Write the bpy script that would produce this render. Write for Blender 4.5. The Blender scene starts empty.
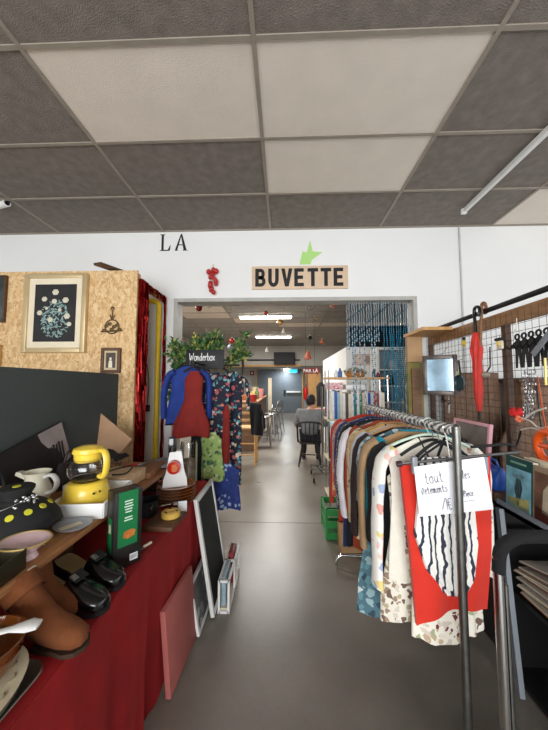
import bpy, bmesh, math, random
from mathutils import Vector as V, Matrix, Euler
random.seed(7)
PI = math.pi
sc = bpy.context.scene
COL = sc.collection
vs = sc.view_settings; vs.view_transform = 'Standard'; vs.look = 'None'; vs.gamma = 1; vs.use_curve_mapping = False; vs.exposure = .72

# ------------------------------------------------------------------ camera
FPX, PITCH, YAW, CH = 292.6, 0.0667, 0.0336, 1.48
cd = bpy.data.cameras.new('camera'); cam = bpy.data.objects.new('camera', cd); COL.objects.link(cam)
cd.sensor_fit = 'VERTICAL'; cd.sensor_height = 36; cd.sensor_width = 27
cd.lens = FPX / 730 * 36; cd.clip_start = 0.02; cd.clip_end = 100
cam.location = (0, 0, CH); cam.rotation_euler = (PI / 2 + PITCH, 0, YAW)
sc.camera = cam
RM = Euler((PI / 2 + PITCH, 0, YAW)).to_matrix()
def ray(u, v): return RM @ V(((u - 274) / FPX, (365 - v) / FPX, -1))
O = V((0, 0, CH))
def at(u, v, Y): d = ray(u, v); return O + d * (Y / d.y)
def atX(u, v, X): d = ray(u, v); return O + d * (X / d.x)
def atZ(u, v, Z): d = ray(u, v); return O + d * ((Z - CH) / d.z)

# ------------------------------------------------------------------ materials
def lin(c):
    def f(x):
        x /= 255.0
        return x / 12.92 if x <= .04045 else ((x + .055) / 1.055) ** 2.4
    return (f(c[0]), f(c[1]), f(c[2]), 1)
MC = {}
def newmat(name):
    m = bpy.data.materials.new(name); m.use_nodes = True
    nt = m.node_tree; b = nt.nodes['Principled BSDF']
    return m, nt, b
def nd(nt, t, **k):
    n = nt.nodes.new(t)
    for a, v in k.items(): setattr(n, a, v)
    return n
def mat(name, col, rough=.6, metal=0, var=.12, scale=8, bump=0, bscale=60, trans=0, ior=1.45, emit=0, coat=0, sheen=0, stretch=None):
    if name in MC: return MC[name]
    m, nt, b = newmat(name)
    b.inputs['Roughness'].default_value = rough; b.inputs['Metallic'].default_value = metal
    b.inputs['Transmission Weight'].default_value = trans; b.inputs['IOR'].default_value = ior
    b.inputs['Coat Weight'].default_value = coat; b.inputs['Sheen Weight'].default_value = sheen
    tc = nd(nt, 'ShaderNodeTexCoord'); mp = nd(nt, 'ShaderNodeMapping')
    if stretch: mp.inputs['Scale'].default_value = stretch
    nt.links.new(tc.outputs['Object'], mp.inputs['Vector'])
    c = lin(col)
    if var:
        nz = nd(nt, 'ShaderNodeTexNoise'); nz.inputs['Scale'].default_value = scale; nz.inputs['Detail'].default_value = 5
        nt.links.new(mp.outputs[0], nz.inputs['Vector'])
        rp = nd(nt, 'ShaderNodeValToRGB')
        rp.color_ramp.elements[0].position = .3; rp.color_ramp.elements[1].position = .72
        rp.color_ramp.elements[0].color = tuple(x * (1 - var) for x in c[:3]) + (1,)
        rp.color_ramp.elements[1].color = tuple(min(1, x * (1 + var)) for x in c[:3]) + (1,)
        nt.links.new(nz.outputs['Fac'], rp.inputs['Fac']); nt.links.new(rp.outputs[0], b.inputs['Base Color'])
    else: b.inputs['Base Color'].default_value = c
    if bump:
        n2 = nd(nt, 'ShaderNodeTexNoise'); n2.inputs['Scale'].default_value = bscale; n2.inputs['Detail'].default_value = 3
        nt.links.new(mp.outputs[0], n2.inputs['Vector'])
        bp = nd(nt, 'ShaderNodeBump'); bp.inputs['Strength'].default_value = bump; bp.inputs['Distance'].default_value = .01
        nt.links.new(n2.outputs['Fac'], bp.inputs['Height']); nt.links.new(bp.outputs[0], b.inputs['Normal'])
    if emit:
        b.inputs['Emission Color'].default_value = c; b.inputs['Emission Strength'].default_value = emit
    MC[name] = m
    return m
def ramp(nt, stops, mode='CONSTANT'):
    rp = nd(nt, 'ShaderNodeValToRGB'); cr = rp.color_ramp; cr.interpolation = mode
    while len(cr.elements) < len(stops): cr.elements.new(.5)
    for e, (p, c) in zip(cr.elements, stops): e.position = p; e.color = lin(c)
    return rp
def pattern(name, kind, cols, scale=20, rough=.8, dist=0):
    """fabrics and printed surfaces: floral / spots / stripes / weave"""
    if name in MC: return MC[name]
    m, nt, b = newmat(name); b.inputs['Roughness'].default_value = rough; b.inputs['Sheen Weight'].default_value = .15
    tc = nd(nt, 'ShaderNodeTexCoord'); n = len(cols)
    if kind == 'floral':
        nz = nd(nt, 'ShaderNodeTexNoise'); nz.inputs['Scale'].default_value = scale * .8; nz.inputs['Detail'].default_value = 2
        nt.links.new(tc.outputs['Object'], nz.inputs['Vector'])
        mx = nd(nt, 'ShaderNodeMix', data_type='RGBA', blend_type='ADD'); mx.inputs[0].default_value = .05
        nt.links.new(tc.outputs['Object'], mx.inputs[6]); nt.links.new(nz.outputs['Color'], mx.inputs[7])
        vo = nd(nt, 'ShaderNodeTexVoronoi'); vo.inputs['Scale'].default_value = scale
        nt.links.new(mx.outputs[2], vo.inputs['Vector'])
        sp = nd(nt, 'ShaderNodeSeparateColor'); nt.links.new(vo.outputs['Color'], sp.inputs[0])
        rp = ramp(nt, [(i / n, c) for i, c in enumerate(cols)])
        nt.links.new(sp.outputs[0], rp.inputs[0])
        th = nd(nt, 'ShaderNodeMath', operation='LESS_THAN'); th.inputs[1].default_value = dist or .5; nt.links.new(vo.outputs['Distance'], th.inputs[0])
        mz = nd(nt, 'ShaderNodeMix', data_type='RGBA'); mz.inputs[6].default_value = lin(cols[0]); nt.links.new(th.outputs[0], mz.inputs[0]); nt.links.new(rp.outputs[0], mz.inputs[7]); nt.links.new(mz.outputs[2], b.inputs['Base Color'])
    elif kind == 'spots':
        vo = nd(nt, 'ShaderNodeTexVoronoi'); vo.inputs['Scale'].default_value = scale
        nt.links.new(tc.outputs['Object'], vo.inputs['Vector'])
        rp = ramp(nt, [(0, cols[0]), (.33, cols[1])]); nt.links.new(vo.outputs['Distance'], rp.inputs[0])
        nt.links.new(rp.outputs[0], b.inputs['Base Color'])
    else:
        mp = nd(nt, 'ShaderNodeMapping')
        nt.links.new(tc.outputs['Object'], mp.inputs['Vector'])
        wv = nd(nt, 'ShaderNodeTexWave', wave_type='BANDS', bands_direction='X' if kind == 'stripes' else ('Z' if kind == 'hstripes' else 'DIAGONAL'))
        wv.inputs['Scale'].default_value = scale; wv.inputs['Distortion'].default_value = dist; wv.inputs['Detail Scale'].default_value = 1.5
        nt.links.new(mp.outputs[0], wv.inputs['Vector'])
        rp = ramp(nt, [(i / n, c) for i, c in enumerate(cols)]); nt.links.new(wv.outputs['Fac'], rp.inputs[0])
        nt.links.new(rp.outputs[0], b.inputs['Base Color'])
    MC[name] = m
    return m
def wood(name, c1, c2, scale=6, rough=.55, axis='X', dist=6):
    if name in MC: return MC[name]
    m, nt, b = newmat(name); b.inputs['Roughness'].default_value = rough
    tc = nd(nt, 'ShaderNodeTexCoord'); mp = nd(nt, 'ShaderNodeMapping')
    s = {'X': (.15, 1, 1), 'Y': (1, .15, 1), 'Z': (1, 1, .15)}[axis]; mp.inputs['Scale'].default_value = s
    nt.links.new(tc.outputs['Object'], mp.inputs['Vector'])
    nz = nd(nt, 'ShaderNodeTexNoise'); nz.inputs['Scale'].default_value = scale * 6; nz.inputs['Detail'].default_value = 6; nz.inputs['Distortion'].default_value = .6
    nt.links.new(mp.outputs[0], nz.inputs['Vector'])
    rp = ramp(nt, [(.3, c1), (.7, c2)], 'LINEAR'); nt.links.new(nz.outputs['Fac'], rp.inputs[0])
    nt.links.new(rp.outputs[0], b.inputs['Base Color'])
    MC[name] = m
    return m
def osb():
    m, nt, b = newmat('osb_board'); b.inputs['Roughness'].default_value = .75
    tc = nd(nt, 'ShaderNodeTexCoord'); mp = nd(nt, 'ShaderNodeMapping'); mp.inputs['Scale'].default_value = (1, 1, .45)
    mp.inputs['Rotation'].default_value = (0, .5, 0)
    nt.links.new(tc.outputs['Object'], mp.inputs['Vector'])
    vo = nd(nt, 'ShaderNodeTexVoronoi'); vo.inputs['Scale'].default_value = 62
    nz = nd(nt, 'ShaderNodeTexNoise'); nz.inputs['Scale'].default_value = 12; nz.inputs['Detail'].default_value = 4
    nt.links.new(tc.outputs['Object'], nz.inputs['Vector'])
    mx = nd(nt, 'ShaderNodeMix', data_type='RGBA', blend_type='ADD'); mx.inputs[0].default_value = .12
    nt.links.new(mp.outputs[0], mx.inputs[6]); nt.links.new(nz.outputs['Color'], mx.inputs[7])
    nt.links.new(mx.outputs[2], vo.inputs['Vector'])
    sp = nd(nt, 'ShaderNodeSeparateColor'); nt.links.new(vo.outputs['Color'], sp.inputs[0])
    rp = ramp(nt, [(0, (186, 146, 98)), (.35, (208, 170, 120)), (.7, (216, 182, 132)), (1, (228, 200, 156))], 'LINEAR')
    nt.links.new(sp.outputs[0], rp.inputs[0]); nt.links.new(rp.outputs[0], b.inputs['Base Color'])
    return m

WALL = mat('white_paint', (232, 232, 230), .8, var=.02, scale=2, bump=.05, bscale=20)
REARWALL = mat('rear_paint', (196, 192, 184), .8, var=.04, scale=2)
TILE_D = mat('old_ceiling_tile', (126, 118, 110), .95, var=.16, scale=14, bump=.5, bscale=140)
TILE_C = mat('clean_and_lit_ceiling_tile', (226, 216, 203), .9, var=.04, scale=5, bump=.2, bscale=150)
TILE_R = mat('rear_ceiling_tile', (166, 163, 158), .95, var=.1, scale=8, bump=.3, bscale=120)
TBAR = mat('ceiling_bar', (150, 141, 128), .6, var=.08)
WHITE = mat('white_gloss', (235, 235, 232), .35, var=.02)
CREAM = mat('cream', (226, 214, 188), .5, var=.05)
BLACK = mat('black_matt', (24, 24, 26), .6, var=.15)
BLACKG = mat('black_gloss', (14, 14, 16), .18, var=.1, coat=.5)
FOAM = mat('black_foam', (18, 18, 19), .9, var=.2, bump=.4, bscale=200)
STEEL = mat('steel', (150, 150, 150), .32, 1, var=.12, scale=20)
DSTEEL = mat('grey_steel_tube', (128, 128, 124), .42, 1, var=.15, scale=25)
CHROME = mat('chrome', (200, 200, 200), .12, 1, var=.04)
GREYMETAL = mat('grey_painted_metal', (132, 138, 146), .45, 0, var=.08)
GOLD = mat('gold_leaf', (196, 168, 104), .4, .6, var=.15, scale=20)
YELLOW = mat('yellow_plastic', (242, 208, 72), .3, var=.03, coat=.3)
YPIPE = mat('yellow_pipe', (222, 186, 26), .4, var=.05)
GLASS = mat('clear_glass', (250, 250, 250), .03, trans=1, var=0)
CARD = mat('brown_card', (176, 140, 100), .85, var=.1)
PAPER = mat('white_paper', (244, 244, 248), .8, var=.02)
RED = mat('red_cloth', (206, 44, 26), .85, var=.08, sheen=.2)
WOODL = wood('light_wood', (190, 140, 82), (216, 172, 112), axis='Z')
WOODM = wood('mid_wood', (128, 86, 52), (160, 112, 70), axis='Y')
WOODD = wood('dark_wood', (62, 40, 26), (92, 60, 38), axis='Z')
WOODDX = wood('dark_wood_x', (70, 46, 30), (104, 70, 44), axis='X')
OSB = osb()

# ------------------------------------------------------------------ mesh helpers
def world_of(o):
    M = o.matrix_basis.copy()
    while o.parent: o = o.parent; M = o.matrix_basis @ M
    return M
class MB:
    def __init__(s): s.bm = bmesh.new(); s.mi = 0
    def _f(s, vs):
        try: f = s.bm.faces.new(vs); f.material_index = s.mi; return f
        except ValueError: return None
    def box(s, c, d, rot=(0, 0, 0), bev=0, M=None):
        t = bmesh.new(); bmesh.ops.create_cube(t, size=1)
        bmesh.ops.scale(t, vec=d, verts=t.verts)
        if bev: bmesh.ops.bevel(t, geom=t.edges[:], offset=bev, segments=2, affect='EDGES', profile=.5)
        R = (M if M else Euler(rot).to_matrix()).to_4x4(); R.translation = V(c)
        bmesh.ops.transform(t, matrix=R, verts=t.verts); s.join(t); return s
    def b2(s, lo, hi, bev=0):
        lo, hi = V(lo), V(hi); return s.box((lo + hi) / 2, hi - lo, bev=bev)
    def join(s, t):
        t.verts.index_update(); vm = [s.bm.verts.new(v.co) for v in t.verts]
        for f in t.faces: s._f([vm[v.index] for v in f.verts])
        t.free()
    def tube(s, pts, r, n=8, closed=False, flat=None):
        pts = [V(p) for p in pts]; rings = []; N = len(pts)
        rr = r if isinstance(r, (list, tuple)) else [r] * N
        up = None
        for i, p in enumerate(pts):
            if closed: t = pts[(i + 1) % N] - pts[i - 1]
            else: t = pts[min(i + 1, N - 1)] - pts[max(i - 1, 0)]
            if t.length < 1e-9: t = V((0, 0, 1))
            t.normalize()
            if up is None:
                up = V((0, 0, 1)) if abs(t.z) < .9 else V((1, 0, 0))
            a = t.cross(up)
            if a.length < 1e-4: a = t.orthogonal()
            a.normalize(); b = a.cross(t).normalized(); up = b
            fl = flat if flat else (1, 1)
            rings.append([s.bm.verts.new(p + (a * math.cos(k * 2 * PI / n) * fl[0] + b * math.sin(k * 2 * PI / n) * fl[1]) * rr[i]) for k in range(n)])
        s.skin(rings, closed, not closed); return s
    def skin(s, rings, closed=False, caps=True):
        N = len(rings); n = len(rings[0])
        for i in range(N if closed else N - 1):
            A, B = rings[i], rings[(i + 1) % N]
            for k in range(n): s._f([A[k], A[(k + 1) % n], B[(k + 1) % n], B[k]])
        if caps and not closed: s._f(rings[0][::-1]); s._f(rings[-1])
    def loft(s, secs, caps=True):
        s.skin([[s.bm.verts.new(V(p)) for p in ring] for ring in secs], False, caps); return s
    def lathe(s, prof, c=(0, 0, 0), n=24, M=None, sx=1, sy=1):
        c = V(c); rings = []
        for r, z in prof:
            ring = []
            for k in range(n):
                a = 2 * PI * k / n; p = V((max(r, 1e-5) * math.cos(a) * sx, max(r, 1e-5) * math.sin(a) * sy, z))
                if M: p = M @ p
                ring.append(s.bm.verts.new(p + c))
            rings.append(ring)
        s.skin(rings); return s
    def ball(s, c, r, n=12, sc_=(1, 1, 1), M=None):
        h = n // 2; pr = []
        for i in range(h + 1):
            a = -PI / 2 + PI * i / h; pr.append((r * math.cos(a), r * math.sin(a) * sc_[2]))
        return s.lathe(pr, c, n, M, sc_[0], sc_[1])
    def prism(s, poly, o, u, v, depth):
        """polygon (list of (a,b)) in plane o+a*u+b*v pushed along u x v by depth"""
        o, u, v = V(o), V(u), V(v); nrm = u.cross(v).normalized() * depth
        A = [s.bm.verts.new(o + u * a + v * b) for a, b in poly]; B = [s.bm.verts.new(x.co + nrm) for x in A]
        s._f(A[::-1]); s._f(B); n = len(A)
        for k in range(n): s._f([A[k], A[(k + 1) % n], B[(k + 1) % n], B[k]])
        return s
    def sheet(s, f, nu, nv, th=.004):
        """closed thin sheet: f(a,b)->point, thickened along its normal"""
        P = [[V(f(i / nu, j / nv)) for j in range(nv + 1)] for i in range(nu + 1)]
        def nm(i, j):
            a = P[min(i + 1, nu)][j] - P[max(i - 1, 0)][j]; b = P[i][min(j + 1, nv)] - P[i][max(j - 1, 0)]
            n = a.cross(b); return n.normalized() if n.length > 1e-9 else V((0, 0, 1))
        A = [[s.bm.verts.new(P[i][j]) for j in range(nv + 1)] for i in range(nu + 1)]
        B = [[s.bm.verts.new(P[i][j] + nm(i, j) * th) for j in range(nv + 1)] for i in range(nu + 1)]
        for i in range(nu):
            for j in range(nv):
                s._f([A[i][j], A[i + 1][j], A[i + 1][j + 1], A[i][j + 1]]); s._f([B[i][j], B[i][j + 1], B[i + 1][j + 1], B[i + 1][j]])
        for i in range(nu):
            s._f([A[i][0], B[i][0], B[i + 1][0], A[i + 1][0]]); s._f([A[i][nv], A[i + 1][nv], B[i + 1][nv], B[i][nv]])
        for j in range(nv):
            s._f([A[0][j], A[0][j + 1], B[0][j + 1], B[0][j]]); s._f([A[nu][j], B[nu][j], B[nu][j + 1], A[nu][j + 1]])
        return s
    def mesh(s, me, M):
        me.transform(M); vm = [s.bm.verts.new(v.co) for v in me.vertices]
        for p in me.polygons: s._f([vm[i] for i in p.vertices])
        bpy.data.meshes.remove(me); return s
    def build(s, name, mats, parent=None, angle=40):
        if not isinstance(mats, (list, tuple)): mats = [mats]
        bm = s.bm
        bmesh.ops.recalc_face_normals(bm, faces=bm.faces[:])
        if parent:
            bmesh.ops.transform(bm, matrix=world_of(parent).inverted(), verts=bm.verts)
        lo = V([min(v.co[i] for v in bm.verts) for i in range(3)]); hi = V([max(v.co[i] for v in bm.verts) for i in range(3)])
        c = (lo + hi) / 2
        if not parent: c.z = lo.z
        for v in bm.verts: v.co -= c
        me = bpy.data.meshes.new(name); bm.to_mesh(me); bm.free()
        for m in mats: me.materials.append(m)
        me.shade_smooth(); me.set_sharp_from_angle(angle=math.radians(angle))
        o = bpy.data.objects.new(name, me); COL.objects.link(o); o.location = c
        if parent: o.parent = parent
        return o
def tag(o, label=None, cat=None, group=None, kind=None):
    if label: o['label'] = label
    if cat: o['category'] = cat
    if group: o['group'] = group
    if kind: o['kind'] = kind
    return o
def thing(name, label, cat, loc, rz=0, group=None):
    o = bpy.data.objects.new(name, None); COL.objects.link(o); o.empty_display_size = .05
    o.location = loc; o.rotation_euler = (0, 0, rz); return tag(o, label, cat, group)
def struct(o): o['kind'] = 'structure'; return o
def copy_tree(o, parent=None):
    c = o.copy(); COL.objects.link(c); c.parent = parent
    for ch in list(o.children): copy_tree(ch, c)
    return c
def text_mesh(body, size, ext, bold=0):
    cu = bpy.data.curves.new('t', 'FONT'); cu.body = body; cu.size = size; cu.extrude = ext; cu.offset = bold
    cu.align_x = 'CENTER'; cu.align_y = 'CENTER'
    o = bpy.data.objects.new('t', cu); COL.objects.link(o)
    dg = bpy.context.evaluated_depsgraph_get(); me = bpy.data.meshes.new_from_object(o.evaluated_get(dg))
    bpy.data.objects.remove(o); bpy.data.curves.remove(cu)
    return me
def frame3(o, u, v):
    u, v = V(u).normalized(), V(v).normalized(); n = u.cross(v)
    M = Matrix((u, v, n)).transposed().to_4x4(); M.translation = V(o); return M
def cr(pts, k=6):
    """smooth polyline"""
    pts = [V(p) if len(p) == 3 else V((p[0], p[1], 0)) for p in pts]; out = []
    for i in range(len(pts) - 1):
        a, b, c, d = pts[max(i - 1, 0)], pts[i], pts[i + 1], pts[min(i + 2, len(pts) - 1)]
        for j in range(k):
            t = j / k
            out.append(.5 * ((2 * b) + (c - a) * t + (2 * a - 5 * b + 4 * c - d) * t * t + (3 * b - a - 3 * c + d) * t ** 3))
    out.append(pts[-1]); return out
# handwriting strokes, unit x-height
HW = {'t': [[(.2, 1.6), (.2, .2), (.35, 0), (.5, .1)], [(0, 1), (.45, 1.05)]], 'o': [[(.35, 1), (.05, .7), (.1, .1), (.4, 0), (.55, .5), (.35, 1), (.6, .85)]],
 'u': [[(.05, 1), (.08, .2), (.3, 0), (.5, .4), (.52, 1), (.55, .1), (.7, .05)]], 'l': [[(.05, .3), (.3, 1.6), (.2, 1.7), (.1, .3), (.3, 0)]],
 'e': [[(.05, .5), (.4, .7), (.3, 1), (.08, .7), (.1, .1), (.45, .1)]], 's': [[(.45, .95), (.15, .85), (.4, .4), (.3, .02), (.02, .1)]],
 'v': [[(0, .95), (.2, 0), (.45, 1), (.6, .9)]], 'm': [[(.02, 0), (.05, 1), (.08, .6), (.25, 1), (.3, 0), (.34, .6), (.5, 1), (.58, 0), (.7, .1)]],
 'n': [[(.02, 0), (.05, 1), (.08, .6), (.28, 1), (.36, 0), (.5, .1)]], 'i': [[(.1, 1), (.1, .1), (.25, .05)], [(.1, 1.35), (.13, 1.42)]],
 'c': [[(.42, .9), (.15, .9), (.05, .3), (.3, 0), (.5, .15)]], 'P': [[(.1, 0), (.15, 1.7)], [(.0, 1.5), (.4, 1.75), (.55, 1.3), (.15, .8)]],
 'r': [[(.05, 0), (.08, 1), (.1, .6), (.35, 1), (.45, .9)]], 'd': [[(.42, .9), (.1, .8), (.08, .1), (.4, .2), (.48, 1.7), (.48, .1), (.6, .05)]],
 'b': [[(.08, 1.7), (.08, 0)], [(.08, .75), (.35, .95), (.5, .5), (.35, .02), (.08, .15)]], 'x': [[(0, 1), (.45, 0)], [(.45, 1), (0, 0)]],
 'W': [[(0, 1.6), (.2, 0), (.45, 1.1), (.6, 0), (.95, 1.7)]], '1': [[(-.5, .1), (.3, 1.9), (.32, 0)]],
 '€': [[(.6, 1.6), (.25, 1.7), (.1, .9), (.25, 0), (.6, .1)], [(-.05, 1.1), (.45, 1.15)], [(-.05, .7), (.42, .75)]], '^': [[(-.5, 1.15), (-.32, 1.5), (-.15, 1.15)]], '`': [[(-.45, 1.6), (-.25, 1.25)]]}
def write(mb, txt, M, h, r, gap=.14):
    x = 0
    for ch in txt:
        if ch == ' ': x += .5; continue
        st = HW[ch]
        for s in st: mb.tube([M @ (V((p.x + x, p.y, 0)) * h) for p in cr(s, 4)], r, 5)
        if ch not in '^`': x += max(p[0] for s in st for p in s) + gap
    return x * h

# =================================================================== SETTING
WY, CZ = 3.157, 3.204
REAR, RX = 15.5, 3.6
def floor_mat():
    m, nt, b = newmat('polished_concrete')
    tc = nd(nt, 'ShaderNodeTexCoord')
    n1 = nd(nt, 'ShaderNodeTexNoise'); n1.inputs['Scale'].default_value = 1.6; n1.inputs['Detail'].default_value = 6; n1.inputs['Roughness'].default_value = .55
    n2 = nd(nt, 'ShaderNodeTexNoise'); n2.inputs['Scale'].default_value = 45; n2.inputs['Detail'].default_value = 3
    nt.links.new(tc.outputs['Object'], n1.inputs['Vector']); nt.links.new(tc.outputs['Object'], n2.inputs['Vector'])
    rp = ramp(nt, [(.2, (110, 104, 96)), (.5, (124, 117, 108)), (.85, (140, 133, 123))], 'LINEAR'); nt.links.new(n1.outputs['Fac'], rp.inputs[0])
    mx = nd(nt, 'ShaderNodeMix', data_type='RGBA', blend_type='OVERLAY'); mx.inputs[0].default_value = .1
    nt.links.new(rp.outputs[0], mx.inputs[6]); nt.links.new(n2.outputs['Color'], mx.inputs[7]); nt.links.new(mx.outputs[2], b.inputs['Base Color'])
    rr = ramp(nt, [(.3, (70, 70, 70)), (.75, (140, 140, 140))], 'LINEAR'); rr.color_ramp.elements[0].color = (.27, .27, .27, 1); rr.color_ramp.elements[1].color = (.38, .38, .38, 1)
    nt.links.new(n1.outputs['Fac'], rr.inputs[0]); nt.links.new(rr.outputs[0], b.inputs['Roughness'])
    bp = nd(nt, 'ShaderNodeBump'); bp.inputs['Strength'].default_value = .04; bp.inputs['Distance'].default_value = .01
    nt.links.new(n2.outputs['Fac'], bp.inputs['Height']); nt.links.new(bp.outputs[0], b.inputs['Normal'])
    return m
fb = MB(); ys = [-4.2, -.45, 3.25, 7.0, 10.7, REAR + .15]      # slabs with saw-cut joints
for i in range(5): fb.b2((-3.8, ys[i] + .004, -.1), (3.8, ys[i + 1] - .004, 0))
fb.mi = 1; fb.b2((-3.8, -4.2, -.12), (3.8, REAR + .15, -.012)); fb.mi = 0
struct(fb.build('floor', [floor_mat(), mat('joint_filler', (62, 58, 52), .9)]))
X0, Y0 = -.1475, 1.3417
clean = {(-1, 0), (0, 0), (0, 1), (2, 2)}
cb = MB(); gb = MB()
for i in range(-3, 3):
    for j in range(-10, 3):
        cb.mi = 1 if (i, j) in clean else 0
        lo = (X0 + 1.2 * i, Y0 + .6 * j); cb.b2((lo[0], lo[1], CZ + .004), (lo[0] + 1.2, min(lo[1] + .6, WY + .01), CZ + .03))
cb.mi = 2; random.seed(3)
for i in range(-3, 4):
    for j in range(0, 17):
        cb.mi = 1 if (i, j) in {(-2, 5), (-1, 7), (0, 8), (1, 8), (2, 8), (-2, 6)} else 2  # pale row at right stands in for ceiling lit by the strips
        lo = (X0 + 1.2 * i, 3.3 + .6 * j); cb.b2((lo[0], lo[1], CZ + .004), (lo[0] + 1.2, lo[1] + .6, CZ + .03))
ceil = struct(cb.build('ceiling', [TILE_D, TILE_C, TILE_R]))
for i in range(-3, 4):
    x = X0 + 1.2 * i; gb.b2((x - .012, -4.1, CZ - .004), (x + .012, WY, CZ + .006)); gb.b2((x - .012, 3.31, CZ - .004), (x + .012, 13.1, CZ + .006))
for j in range(-9, 3): gb.b2((-3.6, Y0 + .6 * j - .012, CZ - .003), (3.5, Y0 + .6 * j + .012, CZ + .006))
for j in range(1, 17): gb.b2((-3.6, 3.3 + .6 * j - .012, CZ - .003), (3.6, 3.3 + .6 * j + .012, CZ + .006))
gb.b2((-3.4, WY - .022, CZ - .006), (3.4, WY, CZ + .004))
gb.build('ceiling_grid', TBAR, ceil)
XL = at(172, 420, WY).x; XR = at(420, 420, WY).x; ZT = at(296, 298, WY).z
w = MB(); w.b2((-3.4, WY, 0), (XL, WY + .15, CZ)); w.b2((XR, WY, 0), (3.4, WY + .15, CZ)); w.b2((XL, WY, ZT), (XR, WY + .15, CZ))
struct(w.build('wall_back', WALL))
t = MB(); fr = .035
t.b2((XL - .005, WY - .012, 0), (XL + fr, WY + .16, ZT - fr)); t.b2((XR - fr, WY - .012, 0), (XR + .005, WY + .16, ZT - fr)); t.b2((XL - .005, WY - .012, ZT - fr), (XR + .005, WY + .16, ZT + .005))
struct(t.build('trim_1', mat('frame_grey', (176, 174, 168), .5)))
struct(MB().b2((-3.5, -4.2, 0), (-3.4, WY, CZ)).build('wall_left', WALL))
w = MB(); w.b2((3.4, -4.2, 0), (3.5, WY, .8)); w.b2((3.4, -4.2, 2.9), (3.5, WY, CZ)); w.b2((3.4, -4.2, .8), (3.5, -1.6, 2.9)); w.b2((3.4, 2.7, .8), (3.5, WY, 2.9))
struct(w.build('wall_right', WALL))
w = MB(); w.b2((-3.5, -4.3, 0), (3.5, -4.2, .5)); w.b2((-3.5, -4.3, 2.9), (3.5, -4.2, CZ)); w.b2((-3.5, -4.3, .5), (-2.8, -4.2, 2.9)); w.b2((2.8, -4.3, .5), (3.5, -4.2, 2.9))
struct(w.build('wall_front', WALL))
def window(name, lo, hi, ax):
    root = bpy.data.objects.new(name, None); COL.objects.link(root); lo, hi = V(lo), V(hi); root.location = (lo + hi) / 2; struct(root)
    f = MB(); e = .05; L = hi[ax] - lo[ax]
    def bar(a0, a1, z0, z1):
        p, q = lo.copy(), hi.copy(); p[ax], q[ax], p.z, q.z = a0, a1, z0, z1; f.b2(p, q)
    for k in range(4): c = lo[ax] + L * k / 3; bar(max(lo[ax], c - e), min(hi[ax], c + e), lo.z, hi.z)
    bar(lo[ax], hi[ax], lo.z, lo.z + e); bar(lo[ax], hi[ax], hi.z - e, hi.z); f.build('window_frame', GREYMETAL, root)
    g = MB(); o = 1 - ax; m = (lo[o] + hi[o]) / 2; p, q = lo.copy(), hi.copy(); p[o], q[o] = m - .003, m + .003; g.b2(p, q)
    g.build('window_glass', GLASS, root)
window('window_1', (-2.8, -4.28, .5), (2.8, -4.22, 2.9), 0)
window('window_2', (3.42, -1.6, .8), (3.48, 2.7, 2.9), 1)
# rear hall
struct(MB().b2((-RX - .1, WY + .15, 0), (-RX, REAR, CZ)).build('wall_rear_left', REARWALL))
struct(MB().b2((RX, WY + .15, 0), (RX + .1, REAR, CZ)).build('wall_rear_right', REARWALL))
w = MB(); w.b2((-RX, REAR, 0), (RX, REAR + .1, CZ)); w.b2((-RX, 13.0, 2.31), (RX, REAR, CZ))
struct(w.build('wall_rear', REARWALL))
DW = mat('door_grey', (104, 112, 120), .5, var=.05)
d0, d1 = at(257, 400, REAR).x, at(302, 400, REAR).x
dr = bpy.data.objects.new('door_1', None); COL.objects.link(dr); dr.location = ((d0 + d1) / 2, REAR, 0); struct(dr)
mid = at(283, 400, REAR).x
MB().b2((d0, REAR - .05, .01), (mid - .005, REAR - .002, 2.28)).build('door_leaf', DW, dr)
rl = MB().b2((mid + .005, REAR - .05, .01), (d1, REAR - .002, 2.28)).build('door_leaf', DW, dr)
f = MB()
for a in (d0 - .06, d1): f.b2((a, REAR - .08, 0), (a + .06, REAR - .002, 2.31))
f.build('door_frame', WOODL, dr)
MB().b2((mid + .18, REAR - .13, 1.06), (d1 - .08, REAR - .06, 1.14)).build('push_bar', WHITE, rl)
MB().b2((mid + .05, REAR - .1, .95), (mid + .14, REAR - .05, 1.2)).build('lock_case', BLACK, rl)
struct(MB().b2((-RX, 12.93, 2.27), (.75, 13.0, 2.36)).build('trim_2', WOODL))

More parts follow.
